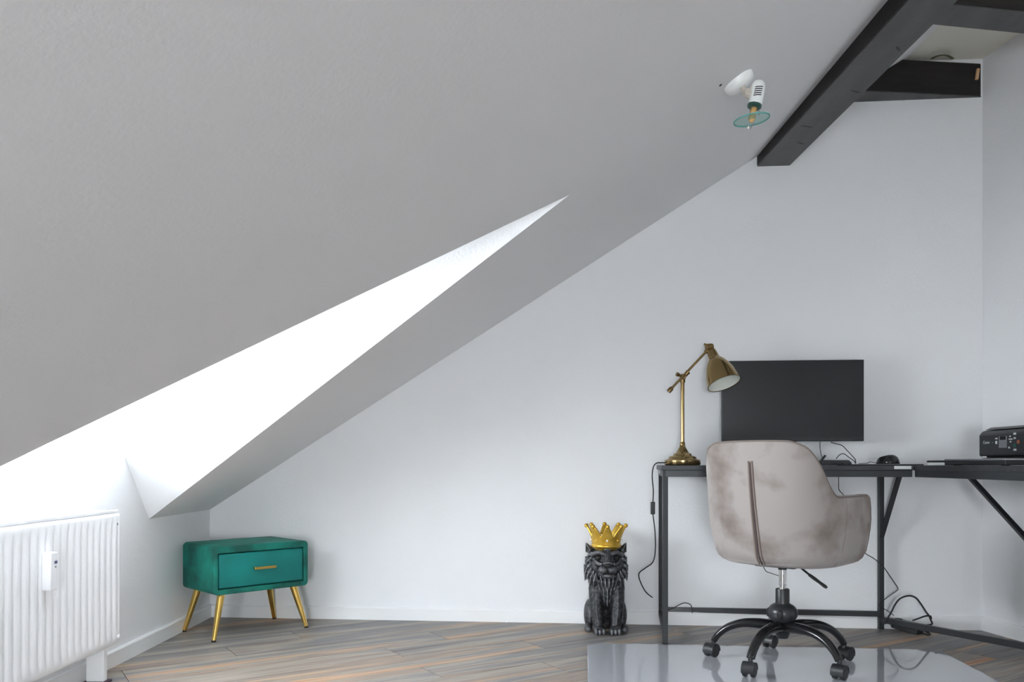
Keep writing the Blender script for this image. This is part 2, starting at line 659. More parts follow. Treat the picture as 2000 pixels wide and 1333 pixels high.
def clip(poly, edge_a, edge_b):
    out = []
    e = edge_b - edge_a

    def side(p):
        return e.x * (p.y - edge_a.y) - e.y * (p.x - edge_a.x)
    for i in range(len(poly)):
        p, q2 = poly[i], poly[(i + 1) % len(poly)]
        sp, sq = side(p), side(q2)
        if sp >= 0:
            out.append(p)
        if (sp >= 0) != (sq >= 0):
            out.append(p + (q2 - p) * (sp / (sp - sq)))
    return out


PH = {0: 1.194, 1: 0.862, 2: 1.721, 3: 1.417, 4: 1.974}
rot = Matrix.Rotation(PA, 3, 'Z')
for row in range(-6, 32):
    s0 = -3.72 + row * PW
    ph = PH.get(row, random.uniform(0, PL))
    for k in range(-6, 6):
        a0 = ph + k * PL
        gap = 0.0013
        poly = []
        for a, s in ((a0 + gap, s0 + gap), (a0 + gap, s0 + PW - gap), (a0 + PL - gap, s0 + PW - gap), (a0 + PL - gap, s0 + gap)):
            poly.append(pdir * a + qdir * s)
        area = 0.5 * sum(poly[i].x * poly[(i + 1) % 4].y - poly[(i + 1) % 4].x * poly[i].y for i in range(4))
        if area < 0:
            poly.reverse()
        for i in range(4):
            poly = clip(poly, room[i], room[(i + 1) % 4]) if len(poly) > 2 else []
        if len(poly) < 3:
            continue
        ar = 0.5 * sum(poly[i].x * poly[(i + 1) % len(poly)].y - poly[(i + 1) % len(poly)].x * poly[i].y for i in range(len(poly)))
        if ar < 0.001:
            continue
        c = pdir * (a0 + PL / 2) + qdir * (s0 + PW / 2)
        loc2 = []
        for p in poly:
            dlt = p - c
            loc2.append((dlt.dot(pdir), -dlt.dot(qdir)))
        o = MB().prism(loc2, lambda u, v, t: Vector((u, v, t)), -0.010, 0.0).build('plank', M['plank'], fl)
        o.location = (c.x, c.y, 0)
        o.rotation_euler = (0, 0, PA)


def baseboard(name, a, b, inward):
    a, b, w = Vector(a), Vector(b), Vector(inward).normalized()
    prof = [(0, 0), (0.014, 0), (0.014, 0.056), (0.010, 0.062), (0, 0.062)]
    mbx = MB()
    vv = []
    for p in (a, b):
        for x, z in prof:
            vv.append(p + w * x + Vector((0, 0, z)))
    k = len(prof)
    mbx.add(vv, [tuple(range(k)), tuple(range(2 * k - 1, k - 1, -1))] + [(i, (i + 1) % k, (i + 1) % k + k, i + k) for i in range(k)])
    o = mbx.build(name, M['white'])
    o['kind'] = 'structure'


baseboard('baseboard_left', (XK, YR, 0), (XK, BL[1], 0), (1, 0, 0))
baseboard('baseboard_back', (BL[0], BL[1], 0), (BR[0], BR[1], 0), (-0.089, -1, 0))
baseboard('baseboard_right', (BR[0], BR[1], 0), (xr, YR, 0), (-1, -0.156, 0))

# ------------------------------------------------------------------ beams
# purlin: level, along the slope, running towards the camera
pa = Vector((1.164 - 0.004, 3.90, 2.18))
pd = Vector((0.031, -1, 0)).normalized()
L = 6.0
mbx = MB()
vv = []
for p in (pa, pa + pd * L):
    for x, z in ((0, 0), (0.152, 0), (0.152, 0.17), (0, 0.17)):
        vv.append(p + Vector((x, 0, z)))
mbx.add(vv, [(0, 1, 2, 3), (7, 6, 5, 4), (0, 4, 5, 1), (1, 5, 6, 2), (2, 6, 7, 3), (3, 7, 4, 0)])
pur = mbx.build('trim_1', M['beam'], bevel=0.006)
tag(pur, 'long dark grey roof beam running along the sloping ceiling', kind='structure')
vv = []
for p in (pa + Vector((0, -0.02, -0.002)), pa + pd * L + Vector((0, 0, -0.002))):
    for x, z in ((0.002, 0), (0.150, 0), (0.150, 0.004), (0.002, 0.004)):
        vv.append(p + Vector((x, 0, z)))
ub = MB().add(vv, [(0, 1, 2, 3), (7, 6, 5, 4), (0, 4, 5, 1), (1, 5, 6, 2), (2, 6, 7, 3), (3, 7, 4, 0)]).build('grey_underside', M['beam_g'], pur)  # thin grey sheet, paler than the beam's sides
for yy, xx, ln, ang in ((3.10, 1.30, 0.06, 0.5), (2.78, 1.31, 0.05, 0.9), (3.42, 1.23, 0.07, 0.3), (3.60, 1.27, 0.05, 0.6)):
    MB().ell((xx, yy, 2.1785), (ln / 2, 0.006, 0.0012), 12, 6, Matrix.Rotation(ang, 3, 'Z')).build('knot_scar', M['beam'], pur, smooth='all')


def tie(name, fl_, fr_, bl_, br_, z0, z1, material):
    """beam with a four-cornered footprint"""
    o = MB().prism([fl_, fr_, br_, bl_], lambda u, v, t: Vector((u, v, t)), z0, z1).build(name, material, bevel=0.006)
    o['kind'] = 'structure'
    MB().prism([fl_, fr_, br_, bl_], lambda u, v, t: Vector((u, v, t)), z0 - 0.002, z0 + 0.002).build('grey_underside', M['beam_g'], o)  # underside in a paler grey than the beam itself
    return o


zb, zt = 2.468, 2.622
t2b = tie('trim_2', (1.35, 3.705), (2.168, 3.786), (1.36, 3.86), (2.172, 3.80), zb, zt, M['beam'])
tag(t2b, 'short dark brown tie beam let into the back wall')
MB().box((2.145, 3.776, 2.566), (0.014, 0.014, 0.052), Matrix.Rotation(math.radians(8), 3, 'Y')).build('bare_wood_chip', M['raw_wood'], t2b, bevel=0.004)
st = [at(1820, 114, 3.755), at(1831, 109.5, 3.72), at(1843, 107.8, 3.70), at(1852, 109.5, 3.72), at(1861, 114.5, 3.755)]
MB().tube(st, 0.008, 8, 6, 0.35).build('metal_strap', M['strap'], t2b, smooth=True)
t3b = tie('trim_3', (1.36, 2.985), (2.310, 3.140), (1.35, 3.115), (2.295, 3.276), zb, zt, M['beam'])
tag(t3b, 'dark tie beam crossing from roof beam to right wall')

# ------------------------------------------------------------------ radiator and its heat meter
XR = -1.41
ya, yb = 1.60, 2.955
zr0, zr1 = 0.125, 0.592
rad = thing('radiator', 'white ribbed panel radiator on the low wall under the dormer', 'radiator', (XR - 0.05, (ya + yb) / 2, 0))
inv = Matrix.Translation((-(XR - 0.05), -(ya + yb) / 2, 0))
pitch = 0.0411
mbx = MB()
ys = [ya + (yb - ya) * i / 396 for i in range(397)]
zz = [zr0, zr0 + 0.004, zr0 + 0.025, zr0 + 0.04, zr0 + 0.06, zr0 + 0.15, (zr0 + zr1) / 2, zr1 - 0.15, zr1 - 0.065, zr1 - 0.045, zr1 - 0.028, zr1 - 0.012, zr1 - 0.004, zr1]
vv, ff = [], []
for z in zz:
    e = min((z - zr0 - 0.02) / 0.035, (zr1 - 0.02 - z) / 0.035)
    e = max(0.0, min(1.0, e))
    for y in ys:
        t = ((2.955 - 0.038 - y) / pitch) % 1.0
        c = 0.5 + 0.5 * math.cos(2 * math.pi * t)
        c = 1 - (1 - c) ** 2.2
        if y > yb - 0.02 or y < ya + 0.02:
            c = 1.0
        x = -0.0065 * (1 - c) * e
        ed = min(z - zr0, zr1 - z)
        if ed < 0.006:
            x -= (0.006 - ed) * 0.8
        ed = min(yb - y, y - ya)
        if ed < 0.008:
            x -= (0.008 - ed) * 0.8
        vv.append((XR + x, y, z))
w = len(ys)
for i in range(len(zz) - 1):
    for j in range(w - 1):
        ff.append((i * w + j, (i) * w + j + 1, (i + 1) * w + j + 1, (i + 1) * w + j))
mbx.add(vv, ff)
mbx.xf(inv).build('front_panel', M['rad'], rad, smooth='all')
MB().box((XR - 0.020, (ya + yb) / 2, (zr0 + zr1) / 2), (0.008, yb - ya - 0.004, zr1 - zr0 - 0.006)).xf(inv).build('inner_panel', M['rad'], rad)
MB().box((XR - 0.085, (ya + yb) / 2, (zr0 + zr1) / 2 - 0.01), (0.012, yb - ya - 0.02, zr1 - zr0 - 0.04)).xf(inv).build('rear_panel', M['rad'], rad, bevel=0.004)
for y in (ya + 0.004, yb - 0.004):
    MB().box((XR - 0.048, y, (zr0 + zr1) / 2), (0.080, 0.003, zr1 - zr0 - 0.012)).xf(inv).build('side_panel', M['rad'], rad, bevel=0.001)
mg = MB()
mg.box((XR - 0.014, (ya + yb) / 2, zr1 + 0.006), (0.010, yb - ya - 0.004, 0.012))
mg.box((XR - 0.088, (ya + yb) / 2, zr1 + 0.006), (0.010, yb - ya - 0.004, 0.012))
mg.xf(inv).build('top_grille_frame', M['rad'], rad, bevel=0.002)
k = int((yb - ya) / 0.022)
mg = MB()
for i in range(k):
    mg.box((XR - 0.051, ya + 0.012 + i * 0.022, zr1 + 0.008), (0.070, 0.012, 0.004))
gr = mg.xf(inv).build('top_grille', M['rad'], rad)
gr['kind'] = 'stuff'
MB().lathe([(0.0, 0), (0.007, 0), (0.007, 0.006), (0.005, 0.008), (0, 0.008)], 16, align((1, 0, 0), (XR - 0.002, yb - 0.022, zr0 + 0.026))).xf(inv).build('drain_plug', M['white'], rad, smooth=True)
MB().lathe([(0.0, 0), (0.004, 0), (0.004, 0.004), (0, 0.004)], 12, align((1, 0, 0), (XR - 0.002, yb - 0.028, zr1 - 0.038))).xf(inv).build('vent_screw', M['grey_m'], rad, smooth=True)
for y in (yb - 0.085, ya + 0.1):
    ft = MB().box((XR - 0.045, y, 0.067), (0.062, 0.028, 0.118)).xf(inv).build('support_foot', M['white'], rad, bevel=0.003)
    MB().box((XR - 0.045, y, 0.004), (0.085, 0.055, 0.008)).xf(inv).build('foot_plate', M['foot_dark'], ft, bevel=0.003)

hm_y = XR * -1600 / (1000 - 88)
hm = thing('heat_meter', 'small white heat meter with tiny display on the radiator ribs', 'meter', (XR, hm_y, 0.445))
MB().box((0.014, 0, 0), (0.028, 0.040, 0.115)).build('housing', M['plastic_w'], hm, bevel=0.004)
MB().box((0.0285, 0.008, 0.026), (0.002, 0.013, 0.008)).build('display', M['lcd_blue'], hm)
MB().box((0.0285, 0.006, 0.012), (0.002, 0.003, 0.004)).build('sensor_dot', M['plastic_b'], hm)

# ------------------------------------------------------------------ green bedside cabinet
na = math.atan2(0.3142, 0.3214)
ns = thing('nightstand', 'green velvet bedside cabinet with one drawer on splayed golden legs', 'nightstand', (-1.232, 3.795, 0), na)
W, D = 0.455, 0.325
z0, z1 = 0.200, 0.410
wt, wb, ws = 0.030, 0.022, 0.020
mbx = MB()
# casing as a ring so the drawer sits in a real opening, back closed
outer = [(-W / 2, z0), (W / 2, z0), (W / 2, z1), (-W / 2, z1)]


def round_rect(x0, x1, y0, y1, r, k=6):
    out = []
    for cx, cy, a0 in ((x1 - r, y0 + r, -90), (x1 - r, y1 - r, 0), (x0 + r, y1 - r, 90), (x0 + r, y0 + r, 180)):
        for i in range(k + 1):
            a = math.radians(a0 + 90 * i / k)
            out.append((cx + r * math.cos(a), cy + r * math.sin(a)))
    return out


ro = round_rect(-W / 2, W / 2, z0, z1, 0.020)
ri = round_rect(-W / 2 + ws, W / 2 - ws, z0 + wb, z1 - wt, 0.003)
mbx.ring_prism(ro, ri, lambda u, v, t: Vector((u, t, v)), -D / 2, D / 2)
mbx.prism(ri, lambda u, v, t: Vector((u, t, v)), D / 2 - 0.02, D / 2 - 0.001)
mbx.build('casing', M['green'], ns, bevel=0.010, seg=3)
dr = MB().box((0, -D / 2 + 0.055 + 0.003, (z0 + wb + z1 - wt) / 2), (W - 2 * ws - 0.010, 0.11, z1 - wt - z0 - wb - 0.010)).build('drawer', M['green_f'], ns, bevel=0.005)
hb = MB()
zc = (z0 + wb + z1 - wt) / 2 + 0.004
hb.bar((-0.052, -D / 2 - 0.022, zc), (0.052, -D / 2 - 0.022, zc), 0.013, 0.013)
for x in (-0.040, 0.040):
    hb.bar((x, -D / 2 - 0.020, zc), (x, -D / 2 + 0.004, zc), 0.010, 0.009)
hb.build('handle', M['gold'], dr, bevel=0.002)
for sx in (-1, 1):
    for sy in (-1, 1):
        top = Vector((sx * (W / 2 - 0.055), sy * (D / 2 - 0.045), z0 + 0.006))
        bot = Vector((sx * (W / 2 - 0.004), sy * (D / 2 - 0.010), 0.006))
        lg = MB().tube([top, bot], [0.017, 0.0095], 20, 1).build('leg', M['gold'], ns, smooth=True)
        MB().lathe([(0.0095, 0), (0.0098, 0.008), (0.0, 0.009)], 16, Matrix.Translation((bot.x, bot.y, 0.0))).build('foot_cap', M['rubber'], lg, smooth=True)

# ------------------------------------------------------------------ lion figurine with a crown
lc = Vector((0.433, 3.785, 0))
lion = thing('lion_statue', 'black and silver seated lion statue wearing a golden crown', 'statue', lc, math.radians(-2))
mb_ = MB()
E = mb_.ell
E((0, 0.025, 0.165), (0.074, 0.078, 0.145))
E((0, -0.014, 0.195), (0.070, 0.062, 0.105))
E((0, 0.050, 0.085), (0.084, 0.078, 0.090))
for s in (-1, 1):
    E((s * 0.074, 0.030, 0.070), (0.026, 0.068, 0.068))
    mb_.tube([(s * 0.036, -0.005, 0.262), (s * 0.046, -0.040, 0.200), (s * 0.048, -0.060, 0.12), (s * 0.038, -0.074, 0.025)], [0.022, 0.036, 0.030, 0.023], 14, 5)
    E((s * 0.052, -0.028, 0.195), (0.028, 0.036, 0.052))
    E((s * 0.035, -0.090, 0.019), (0.028, 0.033, 0.020))
    for k in (-1, 0, 1):
        E((s * 0.035 + k * 0.0165, -0.116, 0.014), (0.0092, 0.013, 0.014), 10, 8)
    E((s * 0.082, -0.022, 0.015), (0.019, 0.042, 0.018))
    E((s * 0.082, -0.052, 0.013), (0.014, 0.014, 0.013), 10, 8)
    # ears
    mb_.lock((s * 0.064, -0.012, 0.350), (s * 0.096, -0.018, 0.412), 0.023, 0.015, (0, -1, 0))
    # brow, cheek, muzzle
    mb_.tube([(s * 0.014, -0.104, 0.362), (s * 0.042, -0.096, 0.369), (s * 0.070, -0.066, 0.352)], [0.010, 0.011, 0.009], 10, 5)
    E((s * 0.050, -0.072, 0.312), (0.021, 0.022, 0.028))
    mb_.tube([(s * 0.062, -0.066, 0.340), (s * 0.046, -0.094, 0.322), (s * 0.024, -0.112, 0.316)], [0.007, 0.009, 0.010], 8, 5)
    E((s * 0.019, -0.120, 0.294), (0.0235, 0.022, 0.019))
# head
E((0, -0.026, 0.328), (0.074, 0.062, 0.066))
mb_.tube([(0, -0.086, 0.378), (0, -0.106, 0.346), (0, -0.124, 0.316)], [0.019, 0.019, 0.022], 12, 4)
E((0, -0.104, 0.300), (0.032, 0.030, 0.024))
E((0, -0.112, 0.267), (0.023, 0.022, 0.013))
# mane: a broad collar and large carved locks sweeping back and down
E((0, 0.006, 0.310), (0.094, 0.066, 0.086))
E((0, -0.004, 0.268), (0.097, 0.064, 0.070))
E((0, -0.010, 0.225), (0.082, 0.060, 0.070))
for s in (-1, 1):
    for x0, z0_, x1, z1_, y0_, y1_ in ((0.064, 0.368, 0.092, 0.334, -0.056, -0.028), (0.068, 0.346, 0.099, 0.298, -0.060, -0.030), (0.068, 0.326, 0.101, 0.262, -0.064, -0.034),
                                     (0.064, 0.306, 0.096, 0.228, -0.070, -0.040), (0.058, 0.290, 0.083, 0.196, -0.076, -0.048), (0.049, 0.282, 0.064, 0.172, -0.084, -0.056),
                                     (0.080, 0.350, 0.098, 0.304, -0.032, -0.002), (0.086, 0.318, 0.102, 0.262, -0.034, -0.004), (0.086, 0.285, 0.098, 0.222, -0.036, -0.008)):
        mb_.lock((s * x0, y0_, z0_), (s * x1, y1_, z1_), 0.0155, 0.014, (s * 0.6, -1, 0.1))
# beard of long locks down the chest
for zt_, ln, cnt, wd, yy in ((0.268, 0.098, 6, 0.050, -0.084), (0.232, 0.094, 5, 0.040, -0.082), (0.196, 0.070, 3, 0.018, -0.080)):
    for i in range(cnt):
        t = (i / (cnt - 1) - 0.5) * 2
        x = t * wd
        mb_.lock((x, yy + 0.020 * abs(t), zt_), (x * 0.62, yy - 0.006 + 0.018 * abs(t), zt_ - ln * (1.1 - 0.25 * abs(t))), 0.0135, 0.017, (0, -1, 0))
body = mb_.build('lion', M['lion'], lion, smooth='all')
rm = body.modifiers.new('union', 'REMESH')
rm.mode = 'VOXEL'
rm.voxel_size = 0.0024
rm.use_smooth_shade = True
sm = body.modifiers.new('soften', 'SMOOTH')
sm.factor = 0.5
sm.iterations = 3
for s in (-1, 1):
    MB().ell((s * 0.041, -0.0845, 0.344), (0.0135, 0.008, 0.0105), 12, 8, Matrix.Rotation(s * 0.25, 3, 'Y')).build('eye', M['rubber'], lion, smooth='all')
MB().ell((0, -0.1405, 0.316), (0.016, 0.008, 0.010), 12, 8).build('nose', M['rubber'], lion, smooth='all')
# crown
cz0, czv, czt = 0.392, 0.438, 0.484
nA, nZ = 128, 9
vv, ff = [], []
CY = -0.022


def smooth_step(t):
    t = max(0.0, min(1.0, t))
    return t * t * (3 - 2 * t) * 0.5 + t * 0.5


def crown_r(z):
    t = (z - cz0) / (czt - cz0)
    return 0.064 + 0.004 * t + 0.026 * t * t


for i in range(nA):
    a = 2 * math.pi * i / nA
    ph_ = (a / (2 * math.pi) * 8) % 1.0
    tri_ = abs(ph_ - 0.5) * 2          # 1 at a spike, 0 in a valley
    zt_ = czv + (czt - czv) * smooth_step(tri_ * 1.12)
    for k in range(nZ):
        z = cz0 + (zt_ - cz0) * k / (nZ - 1)
        r = crown_r(z)
        vv.append((r * math.sin(a), CY - r * math.cos(a), z))
for i in range(nA):
    j = (i + 1) % nA
    for k in range(nZ - 1):
        ff.append((i * nZ + k, j * nZ + k, j * nZ + k + 1, i * nZ + k + 1))
crown = MB().add(vv, ff).build('crown', M['crown'], lion, smooth='all')
so = crown.modifiers.new('thick', 'SOLIDIFY')
so.thickness = 0.010
so.offset = -1
MB().lathe([(0.050, cz0 - 0.008), (0.066, cz0 - 0.006), (0.069, cz0 + 0.002), (0.0665, cz0 + 0.010), (0.060, cz0 + 0.011)], 48, Matrix.Translation((0, CY, 0))).build('rim', M['crown'], crown, smooth='all')
MB().ell((0, CY + 0.004, cz0 + 0.008), (0.060, 0.060, 0.046), 24, 12).build('cap', M['crown'], crown, smooth='all')
for i in range(8):
    a = 2 * math.pi * i / 8
    r = crown_r(czt) - 0.004
    MB().ell((r * math.sin(a), CY - r * math.cos(a), czt + 0.001), (0.0098, 0.0098, 0.0098), 14, 10).build('ball', M['crown'], crown, smooth='all')
    r = crown_r(cz0 + 0.030) + 0.001
    MB().ell((r * math.sin(a), CY - r * math.cos(a), cz0 + 0.029), (0.0055, 0.0055, 0.0055), 12, 8).build('stud', M['jewel'] if i in (0, 2, 6) else M['crown'], crown, smooth='all')

# ------------------------------------------------------------------ chair mat
c0 = Vector((0.322, 3.50))
ux = Vector((math.cos(YAW_BACK), math.sin(YAW_BACK)))
uy = Vector((ux.y, -ux.x)) * 1.0
uy = Vector((math.sin(YAW_BACK), -math.cos(YAW_BACK)))
MW, MD = 1.44, 1.22


def mat_pt(u, v, t):
    p = c0 + ux * u + uy * v
    return Vector((p.x, p.y, t))


mo = round_rect(0, MW, 0, MD, 0.06, 5)
mbx = MB()
mo2 = round_rect(0.05, MW - 0.05, 0.05, MD - 0.05, 0.05, 5)
k = len(mo)
cmat = MB().prism(mo, mat_pt, 0.0006, 0.0030)
chair_mat = cmat.build('chair_mat', M['mat'], bevel=0.001)
hp_ = on_floor(1828, 1277, 0.003)
MB().lathe([(0, -0.001), (0.006, -0.001), (0.006, 0.0003), (0, 0.0003)], 16, Matrix.Translation(hp_)).build('hanging_hole', M['rubber'], chair_mat)
tag(chair_mat, 'milky glossy plastic floor mat lying under the office chair', 'floor mat')

# ------------------------------------------------------------------ L-shaped desk
ZT = 0.762
dk = thing('desk', 'black L-shaped corner desk with thin metal legs and diagonal braces', 'desk', (0.68, 3.70, 0), YAW_BACK)
dinv = Matrix.Translation(dk.location) @ Matrix.Rotation(YAW_BACK, 4, 'Z')
dinv = dinv.inverted()
fx = Vector((math.cos(YAW_BACK), math.sin(YAW_BACK), 0))
fy = Vector((-math.sin(YAW_BACK), math.cos(YAW_BACK), 0))
LF = Vector((0.651, 3.485, 0))           # front-left leg, floor
LB = LF + fy * 0.445 + Vector((0.022, 0, 0))
CR = Vector((1.711, 3.80, 0))            # corner leg at the back
th, rl, tw = 0.020, 0.028, 0.022
A0 = LF - fx * 0.017 - fy * 0.016
A1 = A0 + fx * 1.03
mbx = MB().prism([(A0.x, A0.y), (A1.x, A1.y), ((A1 + fy * 0.475).x, (A1 + fy * 0.475).y), ((A0 + fy * 0.475 + Vector((0.02, 0, 0))).x, (A0 + fy * 0.475).y)],
                 lambda u, v, t: Vector((u, v, t)), ZT - th, ZT)
mbx.xf(dinv).build('tabletop', M['top'], dk, bevel=0.0015)
WI0 = A1 + Vector((0.002, 0.0, 0))       # inner corner of the L
WI1 = WI0 + Vector((-0.03, -1.02, 0))
WO1 = WI1 + Vector((0.50, -0.01, 0))
WO0 = Vector((2.155, 3.735, 0))
WB0 = A1 + fy * 0.475 + Vector((0.002, 0, 0))
mbx = MB().prism([(WI0.x, WI0.y), (WI1.x, WI1.y), (WO1.x, WO1.y), (WO0.x, WO0.y), (WB0.x, WB0.y)][::-1], lambda u, v, t: Vector((u, v, t)), ZT - th, ZT)
mbx.xf(dinv).build('tabletop', M['top'], dk, bevel=0.0015)
zrail = ZT - th - rl / 2


def rail(name, a, b2, w=tw, h=rl, z=None, parent=None):
    zz_ = zrail if z is None else z
    return MB().bar((a.x, a.y, zz_), (b2.x, b2.y, zz_), w, h).xf(dinv).build(name, M['black'], dk, bevel=0.0012)


rail('front_rail', LF, A1 - fx * 0.005 + fy * 0.016)
rail('back_rail', LB, CR)
rail('side_rail', LF, LB)
i0, i1 = WI0 + Vector((0.012, 0.0, 0)), WI1 + Vector((0.012, 0.02, 0))
rail('inner_rail', i0, i1)
EL = Vector((2.06, 3.20, 0))             # leg of the wing's frame
o1 = WO1 + Vector((-0.03, 0.03, 0))
i1l = WI1 + Vector((0.03, 0.03, 0))
for p in (LF, LB, CR, EL, o1, i1l):
    lg = MB().bar((p.x, p.y, 0.006), (p.x, p.y, ZT - th), tw, tw, (0, 1, 0)).xf(dinv).build('leg', M['black'], dk, bevel=0.0012)
    MB().box((p.x, p.y, 0.0060), (tw + .001, tw + .001, 0.0044)).xf(dinv).build('foot_pad', M['rubber'], lg)
rail('side_stretcher', LF, LB, z=0.052, h=0.022)
rail('back_stretcher', LB, CR, z=0.072, h=0.024)
rail('foot_bar', CR, EL, z=0.046, h=0.026)
rail('end_rail', i1l, o1)
rail('outer_rail', EL, o1)
bd = (EL - CR)
b0, b1 = CR + Vector((0, 0, 0.42)), CR + bd * 0.15 + Vector((0, 0, ZT - th))
MB().bar(b0, b1, 0.018, 0.018, (0, 1, 0)).xf(dinv).build('diagonal_brace', M['black'], dk, bevel=0.001)
b0, b1 = EL + Vector((0, 0, 0.42)), at(1882, 938, 3.50)
b1 = Vector((b1.x, b1.y, ZT - th))
MB().bar(b0, b1, 0.018, 0.018, (0, 1, 0)).xf(dinv).build('diagonal_brace', M['black'], dk, bevel=0.001)
sp = A1 - fx * 0.045
MB().bar(sp - fx * 0.034 - fy * 0.0006 + Vector((0, 0, ZT - 0.0085)), sp + fx * 0.034 - fy * 0.0006 + Vector((0, 0, ZT - 0.0085)), 0.001, 0.013).xf(dinv).build('edge_sticker', M['paper'], dk)
jp = LF.lerp(LB, 0.55) - fx * 0.010
MB().box((jp.x, jp.y, ZT - th - 0.010), (0.004, 0.20, 0.018), Matrix.Rotation(YAW_BACK, 3, 'Z')).xf(dinv).build('corner_bracket', M['grey_m'], dk, bevel=0.002)

# ------------------------------------------------------------------ brass desk lamp
DL = 3.70
pb = at(1333, 906, DL)
lamp = thing('desk_lamp', 'antique brass adjustable desk lamp with bell shade on the desk', 'lamp', (pb.x, DL, ZT))
s_ = DL / F
prof = [(0.0, 0.001), (0.078, 0.001), (0.080, 0.006), (0.080, 0.022), (0.076, 0.026), (0.064, 0.028), (0.062, 0.036), (0.056, 0.041), (0.042, 0.044), (0.040, 0.052),
        (0.030, 0.056), (0.019, 0.074), (0.013, 0.084), (0.0125, 0.094), (0.0, 0.094)]
MB().lathe(prof, 48).build('base', M['brass'], lamp, smooth=True)
MB().lathe([(0.074, 0.0), (0.076, 0.004), (0, 0.004)], 40).build('felt_pad', M['rubber'], lamp)


def lp(px, py, dy=0.0):
    p = at(px, py, DL)
    return Vector((p.x - pb.x, dy, p.z - ZT))


jz = lp(1333, 737)
MB().tube([(0, 0, 0.09), (0, 0, jz.z - 0.022)], 0.0088, 20, 1).build('pole', M['brass'], lamp, smooth=True)
MB().lathe([(0.0115, 0), (0.0115, 0.012), (0.0095, 0.016), (0, 0.016)], 20, Matrix.Translation((0, 0, 0.09))).build('collar', M['brass_d'], lamp, smooth=True)
jm = MB()
jm.lathe([(0.0, -0.026), (0.0115, -0.026), (0.0125, -0.006), (0.0125, 0.010), (0.008, 0.014), (0, 0.014)], 20, Matrix.Translation(jz))
jm.lathe([(0.0, -0.020), (0.010, -0.020), (0.013, -0.012), (0.013, 0.012), (0.010, 0.020), (0, 0.020)], 20, align((0, 1, 0), jz + Vector((0, -0.008, 0))))
joint = jm.build('joint', M['brass_d'], lamp, smooth=True)
MB().lathe([(0, 0), (0.0045, 0), (0.0045, 0.022), (0.009, 0.024), (0.009, 0.034), (0, 0.036)], 16, align((-0.8, -0.4, 0.35), jz)).build('knob', M['brass_d'], joint, smooth=True)
e0, e1 = lp(1305, 765, -0.026), lp(1381, 684, -0.026)
ad = (e1 - e0).normalized()
MB().tube([e0, e1], 0.0055, 16, 1).build('arm', M['brass'], lamp, smooth=True)
MB().lathe([(0, -0.006), (0.009, -0.006), (0.0105, 0.0), (0.0105, 0.014), (0.007, 0.020), (0, 0.020)], 18, align(ad, e0)).build('counterweight', M['brass_d'], lamp, smooth=True)
MB().lathe([(0, 0), (0.0095, 0), (0.0095, 0.012), (0.011, 0.014), (0.011, 0.020), (0, 0.020)], 18, align(ad, jz + Vector((0.007, -0.026, 0.006)))).build('arm_sleeve', M['brass_d'], lamp, smooth=True)
hj = MB()
hj.lathe([(0, -0.016), (0.013, -0.016), (0.015, -0.010), (0.015, 0.010), (0.013, 0.016), (0, 0.016)], 20, align((0.75, 0.2, 0.1), e1 + Vector((0.004, 0, 0.010))))
hj.lathe([(0, -0.008), (0.009, -0.008), (0.010, 0.006), (0, 0.006)], 18, align(ad, e1 - ad * 0.012))
hd = hj.build('shade_joint', M['brass_d'], lamp, smooth=True)
MB().bar(e1 + Vector((-0.022, -0.004, 0.022)), e1 + Vector((0.0, -0.004, 0.016)), 0.004, 0.010).build('wing_nut', M['brass_d'], hd, bevel=0.001)
sax = Vector((0.25, -0.36, -0.90)).normalized()
so_ = e1 + Vector((0.010, -0.004, -0.004))
shade_prof = [(0.0, 0.0), (0.016, 0.0), (0.020, 0.006), (0.0235, 0.030), (0.0245, 0.046), (0.030, 0.050), (0.043, 0.068), (0.055, 0.092), (0.064, 0.120), (0.070, 0.150), (0.0735, 0.172)]
shm = MB().lathe(shade_prof, 48, align(sax, so_), close=False).build('shade', M['brass'], lamp, smooth='all')
MB().lathe([(r - 0.0015 if r > 0.003 else 0, z + 0.0015) for r, z in shade_prof[:-1]] + [(0.072, 0.1721)], 48, align(sax, so_), close=False).build('shade_lining', M['enamel'], shm, smooth='all')
MB().lathe([(0.0735, 0.1705), (0.0755, 0.1715), (0.0755, 0.1745), (0.0720, 0.1745), (0.0720, 0.1715), (0.0735, 0.1705)], 48, align(sax, so_), close=False).build('shade_rim', M['brass'], shm, smooth=True)
MB().lathe([(0, 0.040), (0.013, 0.040), (0.014, 0.075), (0.022, 0.098), (0.025, 0.118), (0.019, 0.136), (0.0, 0.142)], 24, align(sax, so_)).build('bulb', M['enamel'], shm, smooth='all')
cw = [lp(1305, 906, 0.0) + Vector((0.006, -0.01, 0.004)), lp(1292, 904.5, 0.0), lp(1283, 905, 0), lp(1278, 912, 0.02), lp(1276, 930, 0.03), lp(1279, 960, 0.04), lp(1278, 985, 0.04)]
cw2 = [lp(1278, 1006, 0.04), lp(1283, 1040, 0.05), lp(1286, 1080, 0.08), lp(1284, 1105, 0.12), lp(1272, 1118, 0.15), lp(1259, 1130, 0.16), lp(1262, 1147, 0.17), lp(1273, 1168, 0.17), lp(1287, 1180, 0.17)]
MB().tube(cw, 0.0028, 8).build('power_cord', M['rubber'], lamp, smooth='all')
MB().tube(cw2, 0.0026, 8).build('power_cord', M['rubber'], lamp, smooth='all')
MB().box(lp(1278, 994, 0.04), (0.020, 0.014, 0.058)).build('inline_switch', M['plastic_b'], lamp, bevel=0.004)

